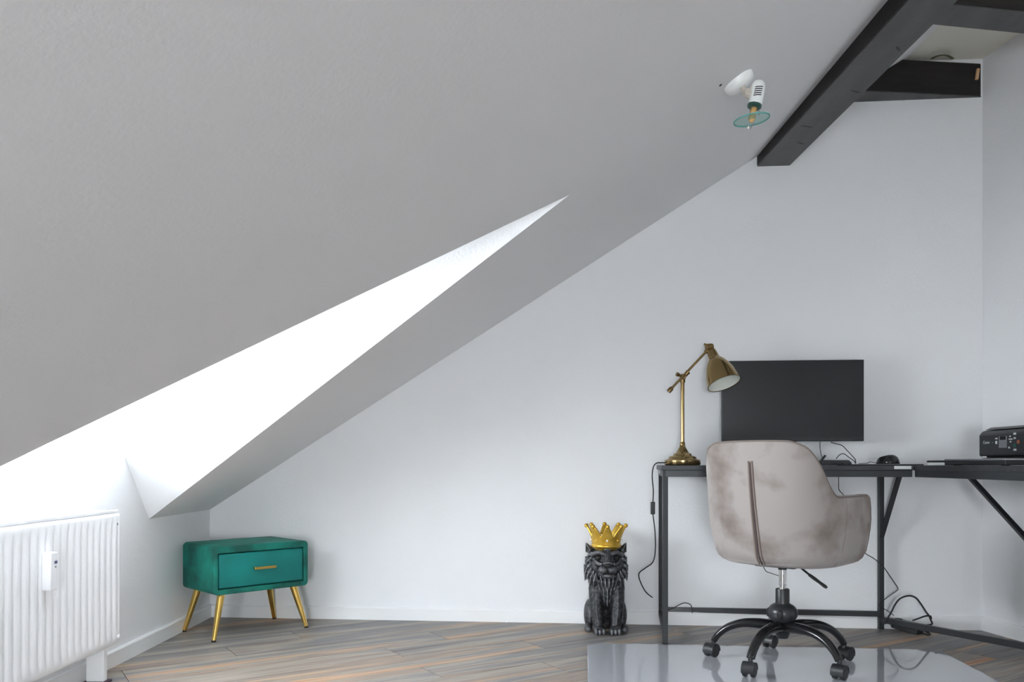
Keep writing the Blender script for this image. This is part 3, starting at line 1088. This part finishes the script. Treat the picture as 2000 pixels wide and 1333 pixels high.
# ------------------------------------------------------------------ monitor
DM = 3.74
ma0, ma1 = at(1410, 860, DM + 0.02), at(1688, 864, DM - 0.035)
mt0 = at(1410, 705, DM + 0.02)
mc = (ma0 + ma1) / 2
myaw = math.atan2(ma1.y - ma0.y, ma1.x - ma0.x)
mw = (ma1 - ma0).length
mh = mt0.z - ma0.z
mon = thing('monitor', 'wide black computer monitor, switched off, standing on the desk', 'monitor', (mc.x, mc.y, ZT), myaw)
zb_ = at(1549, 862.5, mc.y).z - ZT
mh = at(1549, 704, mc.y).z - ZT - zb_
MB().box((0, 0.012, zb_ + mh / 2), (mw, 0.020, mh)).build('housing', M['plastic_b'], mon, bevel=0.003)
MB().box((0, 0.032, zb_ + mh * 0.42), (mw * 0.62, 0.030, mh * 0.55)).build('rear_bulge', M['plastic_b'], mon, bevel=0.010)
MB().box((0, 0.0012, zb_ + mh / 2 + 0.006), (mw - 0.008, 0.002, mh - 0.020)).build('screen', M['screen'], mon)
for i in range(5):
    MB().box((mw * 0.33 + i * 0.012, 0.0012, zb_ + 0.005), (0.004, 0.0024, 0.0014)).build('button_mark', M['lcd'], mon)
MB().box((0, 0.050, zb_ / 2 + 0.05), (0.055, 0.018, zb_ + 0.08)).build('stand_neck', M['plastic_b'], mon, bevel=0.004)
MB().prism(round_rect(-0.125, 0.125, -0.06, 0.13, 0.03), lambda u, v, t: Vector((u, v, t)), 0.001, 0.011).build('stand_base', M['plastic_b'], mon, bevel=0.002)

# ------------------------------------------------------------------ office chair
CC = Vector((1.037, 3.141, 0.0032))
phi = math.radians(42)
ch = thing('office_chair', 'taupe velvet tub office chair on black five-star castor base', 'chair', CC, -phi)
# plan of the shell in chair space: facing +y, back at -y
aW, bB, yF = 0.288, 0.285, 0.150
pl = []
NN = 40
for i in range(9):
    pl.append(Vector((aW, yF * (1 - i / 9))))
ex = 2 / 2.5
for i in range(NN + 1):
    t = math.pi / 2 * i / NN
    pl.append(Vector((aW * max(math.cos(t), 0) ** ex, -bB * math.sin(t) ** ex)))
pl = pl + [Vector((-p.x, p.y)) for p in reversed(pl[:-1])]
# resample evenly
cum = [0]
for i in range(1, len(pl)):
    cum.append(cum[-1] + (pl[i] - pl[i - 1]).length)
NS = 96
path = []
for i in range(NS + 1):
    s = cum[-1] * i / NS
    k = max(j for j in range(len(cum)) if cum[j] <= s + 1e-9)
    k = min(k, len(pl) - 2)
    t = (s - cum[k]) / max(cum[k + 1] - cum[k], 1e-9)
    path.append(pl[k].lerp(pl[k + 1], t))


def smooth(t):
    t = max(0.0, min(1.0, t))
    return t * t * (3 - 2 * t)


ZB = 0.386
half = cum[-1] / 2
stations = []
for i, p in enumerate(path):
    tg = (path[min(i + 1, NS)] - path[max(i - 1, 0)]).normalized()
    nr = Vector((-tg.y, tg.x))
    if nr.dot(p - Vector((0, 0.0))) < 0:
        nr = -nr
    s = abs(cum[-1] * i / NS - half)            # arc distance from the middle of the back
    k = smooth((s - 0.195) / 0.165)
    ztp = 0.848 * (1 - k) + 0.655 * k
    ztp -= 0.026 * (1 - k) * smooth((s - 0.135) / 0.11)
    ztp += 0.006 * (1 - k) * math.cos(min(s / 0.22, 1) * math.pi / 2)
    lean = 0.085 * max(0.0, -nr.y) + 0.030 * abs(nr.x)     # the back leans out, sides a little
    stations.append((p, nr, ztp, lean))
TH = 0.055


def inset_at(dz, H):
    low = ((0.0, 0.075), (0.005, 0.048), (0.014, 0.028), (0.028, 0.013), (0.048, 0.004), (0.075, 0.0))
    for k in range(len(low) - 1):
        if dz <= low[k + 1][0]:
            u = (dz - low[k][0]) / (low[k + 1][0] - low[k][0])
            return low[k][1] + (low[k + 1][1] - low[k][1]) * u
    u = (dz - 0.075) / max(H - 0.075, 1e-6)
    return -0.008 * math.sin(math.pi * min(u, 1)) + 0.004 * u * u


sec_n = []
vv, ff = [], []
for (p, nr, ztp, lean) in stations:
    H = ztp - ZB
    sec = []
    # outer face from the underside upwards
    for dz in (0.0, 0.005, 0.014, 0.028, 0.048, 0.075):
        f = 1 - dz / 0.46
        sec.append((inset_at(dz, H) + lean * f, ZB + dz))
    for t in (0.35, 0.5, 0.65, 0.82, 0.92):
        z = ZB + H * t
        f = 1 - (z - ZB) / 0.46
        sec.append((inset_at(z - ZB, H) + lean * max(0, f), z))
    fT = lean * max(0, 1 - H / 0.46)
    r = 0.013
    for ang in (-10, 15, 40, 65, 90):
        a = math.radians(ang)
        sec.append((fT + 0.003 + r - r * math.cos(a), ztp - r + r * math.sin(a)))
    for ang in (90, 120, 150, 180):
        a = math.radians(ang)
        r2 = 0.018
        sec.append((fT + TH - r2 - r2 * math.cos(a), ztp - r2 + r2 * math.sin(a)))
    for t in (0.7, 0.4, 0.15, 0.0):
        z = ZB + 0.05 + (H - 0.05) * t
        sec.append((TH + lean * max(0, 1 - (z - ZB) / 0.46), z))
    sec_n.append(len(sec))
    for off, z in sec:
        q2 = p - nr * off
        vv.append((q2.x, q2.y, z))
m_ = sec_n[0]
for i in range(NS):
    for k in range(m_ - 1):
        ff.append((i * m_ + k, i * m_ + k + 1, (i + 1) * m_ + k + 1, (i + 1) * m_ + k))
# rounded arm fronts
for idx, sg in ((0, 1), (NS, -1)):
    base = [Vector(vv[idx * m_ + k]) for k in range(m_)]
    cen = sum(base, Vector()) / m_
    prev = list(range(idx * m_, idx * m_ + m_))
    for st_, (sc, fw) in enumerate(((0.94, 0.016), (0.78, 0.028), (0.45, 0.034))):
        cur = []
        for k in range(m_):
            q2 = cen + (base[k] - cen) * sc
            cur.append(len(vv))
            vv.append((q2.x, q2.y + fw, q2.z))
        for k in range(m_):
            j = (k + 1) % m_
            if k == m_ - 1:
                continue
            ff.append((prev[k], prev[j], cur[j], cur[k]) if sg > 0 else (prev[k], cur[k], cur[j], prev[j]))
        prev = cur
    ff.append(tuple(prev) if sg > 0 else tuple(reversed(prev)))
shellm = MB()
shellm.add([Vector(p) - Vector((0, 0, 0.0032)) for p in vv], ff)
sh = shellm.build('shell', M['taupe'], ch, smooth='all')


def shell_pt(i, t, out=0.002):
    """point on the outer face of the shell at station i and height share t"""
    p, nr, ztp, lean = stations[i]
    z = ZB + (ztp - ZB) * t
    inset = inset_at(z - ZB, ztp - ZB)
    f = max(0, 1 - (z - ZB) / 0.46)
    q2 = p - nr * (inset + lean * f - out)
    return Vector((q2.x, q2.y, z - 0.0032))


mid = NS // 2
for dx, mt in ((-0.010, 'piping'), (0.010, 'piping')):
    pts = [shell_pt(mid, t, -0.0005) + Vector((dx * (0.55 + 0.45 * (1 - t)), 0, 0)) for t in (0.03, 0.08, 0.15, 0.3, 0.45, 0.6, 0.72, 0.80, 0.84)]
    MB().tube(pts, 0.0042, 8, 3).build('back_welt', M['piping'], sh, smooth='all')
MB().tube([shell_pt(mid, t, -0.002) for t in (0.03, 0.08, 0.15, 0.3, 0.45, 0.6, 0.72, 0.80, 0.83)], 0.0046, 8, 3).build('back_seam', M['seam_dark'], sh, smooth='all')
pts = [shell_pt(i, 1.0, -0.001) + Vector((0, 0, -0.004)) for i in range(2, NS - 1, 2)]
MB().tube(pts, 0.0028, 8, 2).build('edge_piping', M['piping'], sh, smooth='all')
for i_ in (17, NS - 17):
    MB().tube([shell_pt(i_ + (2 if i_ < mid else -2) * 0, t, -0.0008) for t in (0.05, 0.1, 0.25, 0.45, 0.65, 0.8, 0.9, 0.95)], 0.0016, 6, 2).build('side_seam', M['piping'], sh, smooth='all')
# seat pan and cushion
pan = []
for sc, z in ((0.20, 0.392), (0.55, 0.392), (0.74, 0.394), (0.80, 0.400), (0.82, 0.42), (0.84, 0.46), (0.80, 0.485), (0.5, 0.50), (0.1, 0.503)):
    ring = []
    for k in range(48):
        a = 2 * math.pi * k / 48
        cx, cy = math.cos(a), math.sin(a)
        x = 0.255 * abs(cx) ** 0.75 * (1 if cx >= 0 else -1)
        y = (0.235 if cy < 0 else 0.250) * abs(cy) ** 0.75 * (1 if cy >= 0 else -1)
        ring.append(Vector((x * sc, y * sc + 0.010, z - 0.0032)))
    pan.append(ring)
mbx = MB()
vv = [p for r in pan for p in r]
ff = []
for i in range(len(pan) - 1):
    for k in range(48):
        j = (k + 1) % 48
        ff.append((i * 48 + k, i * 48 + j, (i + 1) * 48 + j, (i + 1) * 48 + k))
ff.append(tuple(range(47, -1, -1)))
ff.append(tuple((len(pan) - 1) * 48 + k for k in range(48)))
mbx.add(vv, ff).build('seat_cushion', M['taupe'], ch, smooth='all')
MB().box((0, 0.02, 0.382), (0.16, 0.19, 0.016)).build('seat_mechanism', M['black'], ch, bevel=0.005)
MB().lathe([(0, 0.27), (0.0138, 0.27), (0.0138, 0.378), (0, 0.378)], 24).build('gas_lift', M['chrome'], ch, smooth=True)
MB().lathe([(0.0145, 0.302), (0.0145, 0.304)], 24, close=False).build('lift_ring', M['grey_m'], ch, smooth=True)
MB().lathe([(0, 0.360), (0.016, 0.360), (0.016, 0.378), (0, 0.378)], 24).build('lift_socket', M['black'], ch, smooth=True)
MB().lathe([(0, 0.215), (0.026, 0.215), (0.026, 0.284), (0.0245, 0.287), (0, 0.287)], 28).build('column_sleeve', M['plastic_b'], ch, smooth=True)
hub = MB()
prof = []
for i in range(17):
    a = math.pi * (0.06 + 0.88 * i / 16)
    prof.append((0.0565 * math.sin(a) ** 0.85, 0.195 - 0.040 * math.cos(a)))
hub.lathe([(0, prof[0][1])] + prof + [(0, prof[-1][1])], 40)
hb = hub.build('hub', M['hub'], ch, smooth=True)
for k in range(5):
    a = math.radians(11 + 16 + 72 * k) + phi
    c = Vector((math.cos(a) * 0.052, math.sin(a) * 0.052, 0.195))
    rt = Matrix.Rotation(a, 3, 'Z')
    MB().ell(c, (0.0075, 0.013, 0.018), 16, 10, rt).build('hub_opening', M['rubber'], hb, smooth='all')
MB().lathe([(0, 0.098), (0.020, 0.098), (0.026, 0.112), (0.036, 0.128), (0.036, 0.158), (0.026, 0.166), (0, 0.166)], 28).build('base_boss', M['gloss_b'], ch, smooth=True)
RC = 0.266
for k in range(5):
    a = math.radians(11 + 72 * k) + phi
    dr_ = Vector((math.cos(a), math.sin(a), 0))
    up = Vector((0, 0, 1))
    pts = [dr_ * 0.020 + up * 0.142, dr_ * 0.085 + up * 0.147, dr_ * 0.150 + up * 0.143, dr_ * 0.205 + up * 0.122, dr_ * 0.243 + up * 0.090, dr_ * 0.260 + up * 0.064]
    lg = MB().tube(pts, [0.028, 0.026, 0.022, 0.019, 0.017, 0.016], 14, 5, 0.78).build('leg', M['gloss_b'], ch, smooth='all')
    # twin-wheel castor, each turned its own way
    ca = a + math.radians((25, -40, 65, 10, -75)[k])
    wd = Vector((-math.sin(ca), math.cos(ca), 0))
    tr = Vector((math.cos(ca), math.sin(ca), 0))
    cc = dr_ * RC + tr * 0.006
    rim = Matrix(((tr.x, 0, wd.x), (tr.y, 0, wd.y), (0, 1, 0))).to_4x4()
    hoodm = MB()
    arc = []
    for i in range(13):
        t = math.radians(-25 + 215 * i / 12)
        arc.append((0.0275 * math.cos(t), 0.0275 * math.sin(t)))
    arc2 = [(x * 0.80, z * 0.80) for x, z in arc]
    outl = arc + arc2[::-1]
    vv, ff = [], []
    for sgn in (-1, 1):
        for x, z in outl:
            vv.append(cc + tr * x + up * (0.0275 + z) + wd * (sgn * 0.0235))
    k2 = len(outl)
    for i in range(k2):
        j = (i + 1) % k2
        ff.append((i, j, j + k2, i + k2))
    for i in range(len(arc) - 1):
        ff.append((i, k2 - 1 - i, k2 - 2 - i, i + 1))
        ff.append((k2 + i, k2 + i + 1, 2 * k2 - 2 - i, 2 * k2 - 1 - i))
    cs = hoodm.add(vv, ff).build('castor', M['plastic_b'], lg, bevel=0.001)
    whl = MB()
    for sgn in (-1, 1):
        mt_ = Matrix.Translation(cc + up * 0.0252 + wd * (sgn * 0.0150)) @ align(wd)
        whl.lathe([(0, -0.0075), (0.022, -0.0075), (0.025, -0.005), (0.025, 0.005), (0.022, 0.0075), (0, 0.0075)], 24, mt_)
    whl.build('castor_wheel', M['plastic_b'], lg, smooth=True)
    MB().lathe([(0, 0.048), (0.0085, 0.048), (0.0085, 0.072), (0, 0.072)], 16, Matrix.Translation(dr_ * 0.262)).build('castor_stem', M['plastic_b'], lg, smooth=True)
# height lever
cinv = (Matrix.Translation(CC) @ Matrix.Rotation(-phi, 4, 'Z')).inverted()
l0, l1, l2 = at(1562, 1108, 3.08), at(1584, 1126, 3.04), at(1615, 1149, 3.0)
lv = MB().tube([at(1556, 1103, 3.1), l0, l1], 0.0042, 10, 3).xf(cinv).build('height_lever', M['black'], ch, smooth='all')
MB().tube([l1 - (l2 - l1) * 0.12, l1 + (l2 - l1) * 0.2, l1.lerp(l2, 0.55), l1.lerp(l2, 0.85), l2], [0.0075, 0.009, 0.0075, 0.009, 0.006], 12, 4, 0.7).xf(cinv).build('lever_grip', M['rubber'], lv, smooth='all')
MB().tube([at(1491, 1108, 2.98), at(1497, 1117, 2.99), at(1508, 1121, 3.02), at(1521, 1125.5, 3.10)], 0.0014, 6).xf(cinv).build('loose_thread', M['rubber'], sh, smooth='all')

# ------------------------------------------------------------------ things on the desk
# printer: faces into the room, its back to the right wall
PX = 1.93
pr = thing('printer', 'black inkjet printer with a control panel and white brand lettering', 'printer', (PX, 3.165, ZT), 0)
# local: x = depth into the wall, y = along the front
pw, pdp, phh = 0.43, 0.285, 0.150
y0p, y1p = 3.385 - 3.165 - pw, 3.385 - 3.165
body_poly = [(0.000, 0.038), (0.0, 0.125), (0.012, 0.140), (0.030, 0.144), (pdp, 0.146), (pdp, 0.006), (0.03, 0.006), (0.03, 0.038)]
MB().prism(body_poly[::-1], lambda u, v, t: Vector((u, t, v)), y0p, y1p).build('housing', M['plastic_b'], pr, bevel=0.004)
MB().prism([(0.016, 0.145), (0.040, 0.156), (pdp - 0.01, 0.160), (pdp - 0.004, 0.146)][::-1], lambda u, v, t: Vector((u, t, v)), y0p + 0.006, y1p - 0.012).build('scanner_lid', M['plastic_b'], pr, bevel=0.003)
MB().box((0.016, (y0p + y1p) / 2, 0.019), (0.026, pw - 0.03, 0.026)).build('output_tray', M['gloss_b'], pr, bevel=0.003)
MB().box((-0.0012, (y0p + y1p) / 2, 0.083), (0.0022, pw - 0.012, 0.078)).build('control_panel', M['plastic_b'], pr, bevel=0.001)


def pp(px, py):
    y = PX * F / (px - 1000)
    return y - 3.165, EYE + (HORIZON - py) / F * y - ZT


def mark(name, px0, px1, py0, py1, material, dx=-0.0030):
    ya_, za_ = pp(px0, py1)
    yb_, zb2 = pp(px1, py0)
    return MB().box((dx, (ya_ + yb_) / 2, (za_ + zb2) / 2), (0.0016, abs(ya_ - yb_), abs(zb2 - za_))).build(name, material, pr)


mark('display', 1952.5, 1968, 852, 875.5, M['lcd'])
mark('display_top_strip', 1955, 1966, 852.5, 860, M['gloss_b'], -0.0036)  # darker strip across the upper part of the display
for a_ in ((1945.5, 1949.5, 855.8, 858.5), (1945.8, 1949, 862, 868), (1972, 1979, 857, 859.5), (1973.3, 1975.5, 851.5, 854), (1974, 1976.5, 862, 864.5), (1971, 1974, 873, 876.5), (1981.2, 1986, 845.5, 849.8), (1981.8, 1985, 854.5, 858), (1981.5, 1986.5, 877, 881)):
    mark('button', *a_, M['print_w'])
mark('start_button', 1981.5, 1985, 868, 874, M['print_g'])
mark('stop_button', 1988, 1993, 860, 867, M['print_o'])
mark('button', 1939.3, 1941, 864, 866, M['lcd'])
# lettering
cu = bpy.data.curves.new('lettering', 'FONT')
cu.body = 'Canon'
cu.size = 1.0
cu.extrude = 0.02
tob = bpy.data.objects.new('lettering', cu)
COL.objects.link(tob)
dg = bpy.context.evaluated_depsgraph_get()
tme = bpy.data.meshes.new_from_object(tob.evaluated_get(dg))
bpy.data.objects.remove(tob)
xs = [v.co.x for v in tme.vertices]
ysv = [v.co.y for v in tme.vertices]
ya_, za_ = pp(1921.8, 867.8)
yb_, zb2 = pp(1934, 862)
kx = abs(yb_ - ya_) / (max(xs) - min(xs))
kz = 0.0125 / (max(ysv) - min(ysv))
for v in tme.vertices:
    x, y, z = v.co
    v.co = (-0.0030 - z * 0.02, ya_ - (x - min(xs)) * kx, za_ + (y - min(ysv)) * kz)
lo = bpy.data.objects.new('lettering', tme)
COL.objects.link(lo)
tme.materials.append(M['print_w'])
lo.parent = pr

# laptop, closed, on a paper pad
la, lb = Vector((1.700, 3.335)), Vector((1.735, 2.83))
dv = (lb - la).normalized()
nv = Vector((-dv.y, dv.x))
if nv.x < 0:
    nv = -nv
lyaw = math.atan2(dv.y, dv.x)
lap = thing('laptop', 'closed laptop with a silver lid lying beside the printer', 'laptop', (la.x, la.y, ZT), lyaw)
lw, ld = 0.36, 0.185
# local x runs along the front edge, local y away from the printer is negative
sgn = 1 if (Matrix.Rotation(lyaw, 3, 'Z') @ Vector((0, 1, 0))).x > 0 else -1
MB().box((lw / 2 + 0.10, sgn * ld / 2, 0.0105), (lw, ld, 0.017)).build('base', M['plastic_b'], lap, bevel=0.003)
MB().box((lw / 2 + 0.10, sgn * ld / 2, 0.0225), (lw, ld, 0.007)).build('lid', M['silver'], lap, bevel=0.002)
for x in (0.14, 0.42):
    MB().box((x, sgn * 0.03, 0.0015), (0.02, 0.02, 0.002)).build('rubber_foot', M['rubber'], lap)
lap2 = thing('document_folder', 'dark folder of papers lying between mouse and laptop', 'folder', (la.x - 0.005, la.y, ZT), lyaw)
MB().box((0.045, sgn * 0.09, 0.0065), (0.11, 0.17, 0.011)).build('paper_sheets', M['paper'], lap2, bevel=0.001)
MB().box((0.045, sgn * 0.09, 0.0165), (0.115, 0.18, 0.008)).build('cover', M['plastic_b'], lap2, bevel=0.002)
MB().box((0.050, sgn * 0.10, 0.0225), (0.09, 0.14, 0.003)).build('loose_sheet', M['paper'], lap2)

# mouse on its pad, docking box
pd0 = at(1745, 906, 3.50)
pad = MB().prism(round_rect(-0.155, 0.155, -0.09, 0.09, 0.012), lambda u, v, t: Vector((u, v, t)), 0.0005, 0.005).build('mouse_pad', M['rubber'], loc=(pd0.x - 0.035, 3.56, ZT))
pad.rotation_euler = (0, 0, YAW_BACK)
tag(pad, 'thin dark mouse pad lying on the desk under the mouse', 'mouse pad')
mo_ = at(1734, 906, 3.52)
ms = thing('computer_mouse', 'small black computer mouse with a thin cable on its pad', 'mouse', (mo_.x, 3.52, ZT + 0.005), math.radians(8))
prof_m = MB()
vv, ff = [], []
nu, nv_ = 24, 8
for i in range(nv_ + 1):
    t = i / nv_
    h = 0.036 * math.sin(t * math.pi / 2)
    sc = math.cos(t * math.pi / 2) ** 0.45 if t < 1 else 0.02
    for k in range(nu):
        a = 2 * math.pi * k / nu
        cx, cy = math.cos(a), math.sin(a)
        vv.append((0.037 * sc * (1.06 - 0.06 * t) * abs(cx) ** 0.8 * (1 if cx >= 0 else -1), 0.054 * sc * abs(cy) ** 0.85 * (1 if cy >= 0 else -1), 0.001 + h * (1 - 0.12 * cy)))
for i in range(nv_):
    for k in range(nu):
        j = (k + 1) % nu
        ff.append((i * nu + k, i * nu + j, (i + 1) * nu + j, (i + 1) * nu + k))
ff.append(tuple(range(nu - 1, -1, -1)))
ff.append(tuple(nv_ * nu + k for k in range(nu)))
MB().add(vv, ff).build('shell', M['gloss_b'], ms, smooth='all')
MB().ell((0, -0.030, 0.034), (0.004, 0.010, 0.006), 12, 8).build('scroll_wheel', M['rubber'], ms, smooth='all')
MB().tube([(-0.034, 0.02, 0.004), (-0.050, 0.03, 0.008), (-0.064, 0.03, 0.010), (-0.075, 0.035, 0.004), (-0.10, 0.06, 0.002)], 0.0014, 6).build('cable', M['rubber'], ms, smooth='all')

dk0, dk1 = at(1602, 906, 3.60), at(1657, 906, 3.60)
dock = thing('docking_station', 'flat black docking box with cables below the monitor', 'docking station', ((dk0.x + dk1.x) / 2, 3.60, ZT), YAW_BACK)
MB().prism([(-0.062, 0.0015), (0.062, 0.0015), (0.062, 0.012), (0.050, 0.023), (-0.058, 0.023), (-0.062, 0.019)], lambda u, v, t: Vector((u, t, v)), -0.04, 0.04).build('housing', M['plastic_b'], dock, bevel=0.002)
MB().box((0.0, -0.0405, 0.010), (0.05, 0.002, 0.005)).build('port_strip', M['gloss_b'], dock)
stk = thing('usb_stick', 'small black plug on a thin cable leaning behind the docking box', 'plug', at(1606, 896, 3.64))
MB().bar((-0.006, 0, -0.012), (0.014, 0, 0.014), 0.012, 0.008).build('housing', M['plastic_b'], stk, bevel=0.002)
MB().tube([(0, 0, 0.004), at(1603, 885, 3.66) - stk.location, at(1601.5, 872, 3.69) - stk.location, at(1602, 862, 3.72) - stk.location], 0.0016, 6).build('cable', M['rubber'], stk, smooth='all')


def cable(name, pts, r, label):
    o = MB().tube(pts, r, 8).build(name, M['rubber'], smooth='all')
    return tag(o, label, 'cable')


def chain(lst):
    return [at(*p) for p in lst]


c_ = chain([(1622, 864, 3.72), (1632, 867, 3.71), (1645, 871, 3.69), (1655, 881, 3.66), (1668, 895, 3.63), (1671, 900, 3.62), (1670, 905.5, 3.61)])
cable('monitor_cable', c_, 0.0019, 'thin black cable hanging from the underside of the monitor')
c_ = chain([(1633, 897, 3.61), (1640, 889, 3.61), (1648, 887, 3.61), (1657, 893, 3.61), (1668, 901, 3.60), (1672, 905.5, 3.58)])
cable('dock_cable', c_, 0.0018, 'thin black cable arching from the top of the docking box')
c_ = chain([(1638, 929, 3.62), (1638, 945, 3.63), (1639, 958, 3.64), (1648, 968, 3.66), (1662, 990, 3.70), (1678, 1040, 3.74), (1688, 1078, 3.76), (1706, 1091, 3.79), (1722, 1104, 3.79), (1731, 1115, 3.79), (1737, 1124, 3.79),
            (1748, 1140, 3.79), (1754, 1150, 3.79), (1751, 1155, 3.79), (1738, 1164, 3.79), (1722, 1176, 3.79), (1716, 1182, 3.79), (1724, 1188, 3.78), (1738, 1197, 3.77), (1746, 1203, 3.76)])
cable('desk_cable', c_, 0.0018, 'thin black cable hanging below the desk and bent beside the corner leg')
zf = 0.0045
c_ = [Vector(on_floor(1292, 1216, 0.1)) * 1.0]
c_ = chain([(1287, 1180, 3.90), (1300, 1192, 3.88), (1316, 1188, 3.86), (1323, 1184, 3.86), (1336, 1178.5, 3.86), (1347, 1181, 3.86), (1351.5, 1188, 3.87), (1352, 1200, 3.90), (1353, 1212, 3.92)])
fl_pts = [on_floor(px, py, zf) for px, py in ((1358, 1219), (1380, 1217), (1400, 1218), (1425, 1219.5), (1436, 1219))]
up_pts = chain([(1444, 1213, 3.92), (1448, 1203, 3.92), (1450, 1192, 3.91), (1457, 1184, 3.90), (1466, 1183, 3.90), (1477, 1187, 3.90), (1487, 1202, 3.90), (1498, 1209, 3.90), (1512, 1212, 3.90), (1560, 1217.5, 3.90)])
cable('floor_cable', c_ + fl_pts + up_pts, 0.0020, 'thin black cable looping over the back stretcher onto the floor')

# power strip and its heavy cord behind the corner leg
ps = on_floor(1752, 1222, 0)
strip = thing('power_strip', 'black multi-socket power strip on the floor by the corner leg', 'power strip', (1.805, 3.742, 0), math.radians(-59.8))
MB().box((0, 0, 0.025), (0.130, 0.050, 0.042), Matrix.Rotation(0.10, 3, 'Y')).build('housing', M['plastic_b'], strip, bevel=0.005)
for i in (-1, 0, 1):
    MB().lathe([(0, 0), (0.017, 0), (0.017, 0.003), (0, 0.003)], 20, Matrix.Translation((i * 0.044, 0, 0.0455 - i * 0.0045))).build('socket', M['rubber'], strip, smooth=True)
MB().box((0.01, -0.026, 0.034), (0.012, 0.002, 0.008)).build('switch', M['paper'], strip)
c_ = chain([(1728, 1220, 3.72), (1734, 1208, 3.72), (1741, 1196, 3.72), (1748, 1182, 3.72), (1758, 1170, 3.72), (1774, 1164.5, 3.72), (1788, 1168, 3.72), (1799, 1181, 3.71), (1808, 1195, 3.70), (1814, 1203, 3.69), (1818, 1212, 3.69), (1820, 1220, 3.69),
            (1806, 1222, 3.69), (1788, 1221, 3.70)])
cable('mains_cable', c_, 0.0040, 'thick black power cord arching above the power strip')
c_ = chain([(1782, 1213, 3.70), (1796, 1208, 3.69), (1808, 1204, 3.69), (1817, 1204, 3.70), (1819, 1210, 3.70)])
cable('extension_lead', c_, 0.0036, 'short black plug lead lying across the power strip')
c_ = [on_floor(px, py, 0.005) for px, py in ((1738, 1224), (1752, 1228), (1772, 1233), (1794, 1236), (1812, 1241), (1816, 1238), (1806, 1233), (1795, 1230))]
cable('floor_lead', c_, 0.0036, 'black cord lying flat on the planks before the power strip')

# ------------------------------------------------------------------ ceiling spotlight
base = on_slope(1441, 157)
nrm = Vector((SL, 0, -1)).normalized()           # out of the slope into the room
spot = thing('ceiling_spotlight', 'white ceiling spotlight with a round glass disc below its bulb', 'spotlight', base)
MB().lathe([(0.0, -0.001), (0.047, -0.001), (0.047, 0.008), (0.042, 0.020), (0.030, 0.028), (0.0, 0.030)], 36, align(nrm)).build('mounting_plate', M['spot'], spot, smooth=True)
DSP = base.y


def spp(px, py, dy=0.0):
    return at(px, py, DSP + dy) - base


j0 = nrm * 0.028
j1 = spp(1458, 183, -0.03)
arm = MB().tube([spp(1446, 164, -0.01), spp(1451, 173, -0.02), j1], 0.0085, 12, 3).build('arm', M['beige'], spot, smooth='all')
MB().lathe([(0, -0.008), (0.011, -0.008), (0.011, 0.008), (0, 0.008)], 20, align((0.2, -1, 0), j1 + Vector((0.0, -0.004, 0)))).build('knuckle', M['beige'], arm, smooth=True)
MB().bar(spp(1460, 192, -0.03), spp(1468, 170, -0.03), 0.008, 0.010).build('bracket', M['beige'], arm, bevel=0.002)
h0, h1 = spp(1484, 157, -0.03), spp(1474, 205, -0.03)
hax = (h1 - h0)
hl = hax.length
hax = hax.normalized()
hp = [(0, 0)]
R_ = 0.0205
for i in range(1, 9):
    a = math.pi / 2 * i / 8
    hp.append((R_ * math.sin(a), R_ * (1 - math.cos(a))))
hp += [(R_ * 1.02, hl * 0.8), (R_, hl), (0, hl)]
head = MB().lathe(hp, 32, align(hax, h0)).build('head', M['spot'], spot, smooth=True)
for i in range(5):
    c = h0 + hax * (0.028 + i * 0.0062)
    side = Vector((1, 0.15, 0)).normalized()
    fr = Vector((0, -1, 0))
    pts = []
    for t in (-0.55, -0.3, 0, 0.3, 0.55):
        a = t - 0.12
        pts.append(c + Vector((math.sin(a), -math.cos(a), 0)) * (R_ + 0.0004))
    MB().tube(pts, 0.0014, 6, 3).build('vent_slot', M['rubber'], head, smooth='all')
MB().lathe([(0, hl - 0.001), (0.0205, hl - 0.001), (0.0205, hl + 0.007), (0.017, hl + 0.010), (0, hl + 0.010)], 28, align(hax, h0)).build('collar', M['green_d'], spot, smooth=True)
MB().lathe([(0, hl + 0.009), (0.009, hl + 0.009), (0.0085, hl + 0.024), (0.0105, hl + 0.034), (0.010, hl + 0.044), (0.0055, hl + 0.052), (0, hl + 0.053)], 24, align(hax, h0)).build('bulb', M['bulb'], spot, smooth='all')
dax = Vector((0.12, 0.02, -1.0)).normalized()
dc = spp(1468, 234, -0.035)
gd = MB().lathe([(0.012, -0.0016), (0.0500, -0.0016), (0.0500, 0.0016), (0.012, 0.0016), (0.012, -0.0016)], 48, align(dax, dc), close=False).build('glass_disc', M['disc'], spot, smooth=True)
MB().lathe([(0.0500, -0.0022), (0.0528, -0.0016), (0.0528, 0.0016), (0.0500, 0.0022), (0.0500, -0.0022)], 48, align(dax, dc), close=False).build('disc_edge', M['disc_edge'], gd, smooth=True)
for px, px2 in ((1483, 1482), (1466, 1464)):
    MB().tube([spp(px, 211, -0.03), spp(px2, 226, -0.034)], 0.0011, 6, 1).build('disc_wire', M['grey_m'], spot)
MB().tube([spp(1473, 241, -0.034), spp(1469, 246, -0.034), spp(1466, 252, -0.034)], 0.0016, 8, 3).build('retaining_clip', M['grey_m'], spot, smooth='all')
MB().ell(spp(1462, 249, -0.034), (0.0028, 0.0028, 0.005), 10, 8).build('clear_tip', M['jewel'], spot, smooth='all')
sc_p = on_slope(1407, 166)
scw = MB().lathe([(0, -0.001), (0.0045, -0.001), (0.0045, 0.002), (0.002, 0.003), (0, 0.003)], 14, align(nrm)).build('screw', M['rubber'], smooth=True, loc=sc_p)
tag(scw, 'dark screw head in the sloping ceiling beside the spotlight', 'screw')
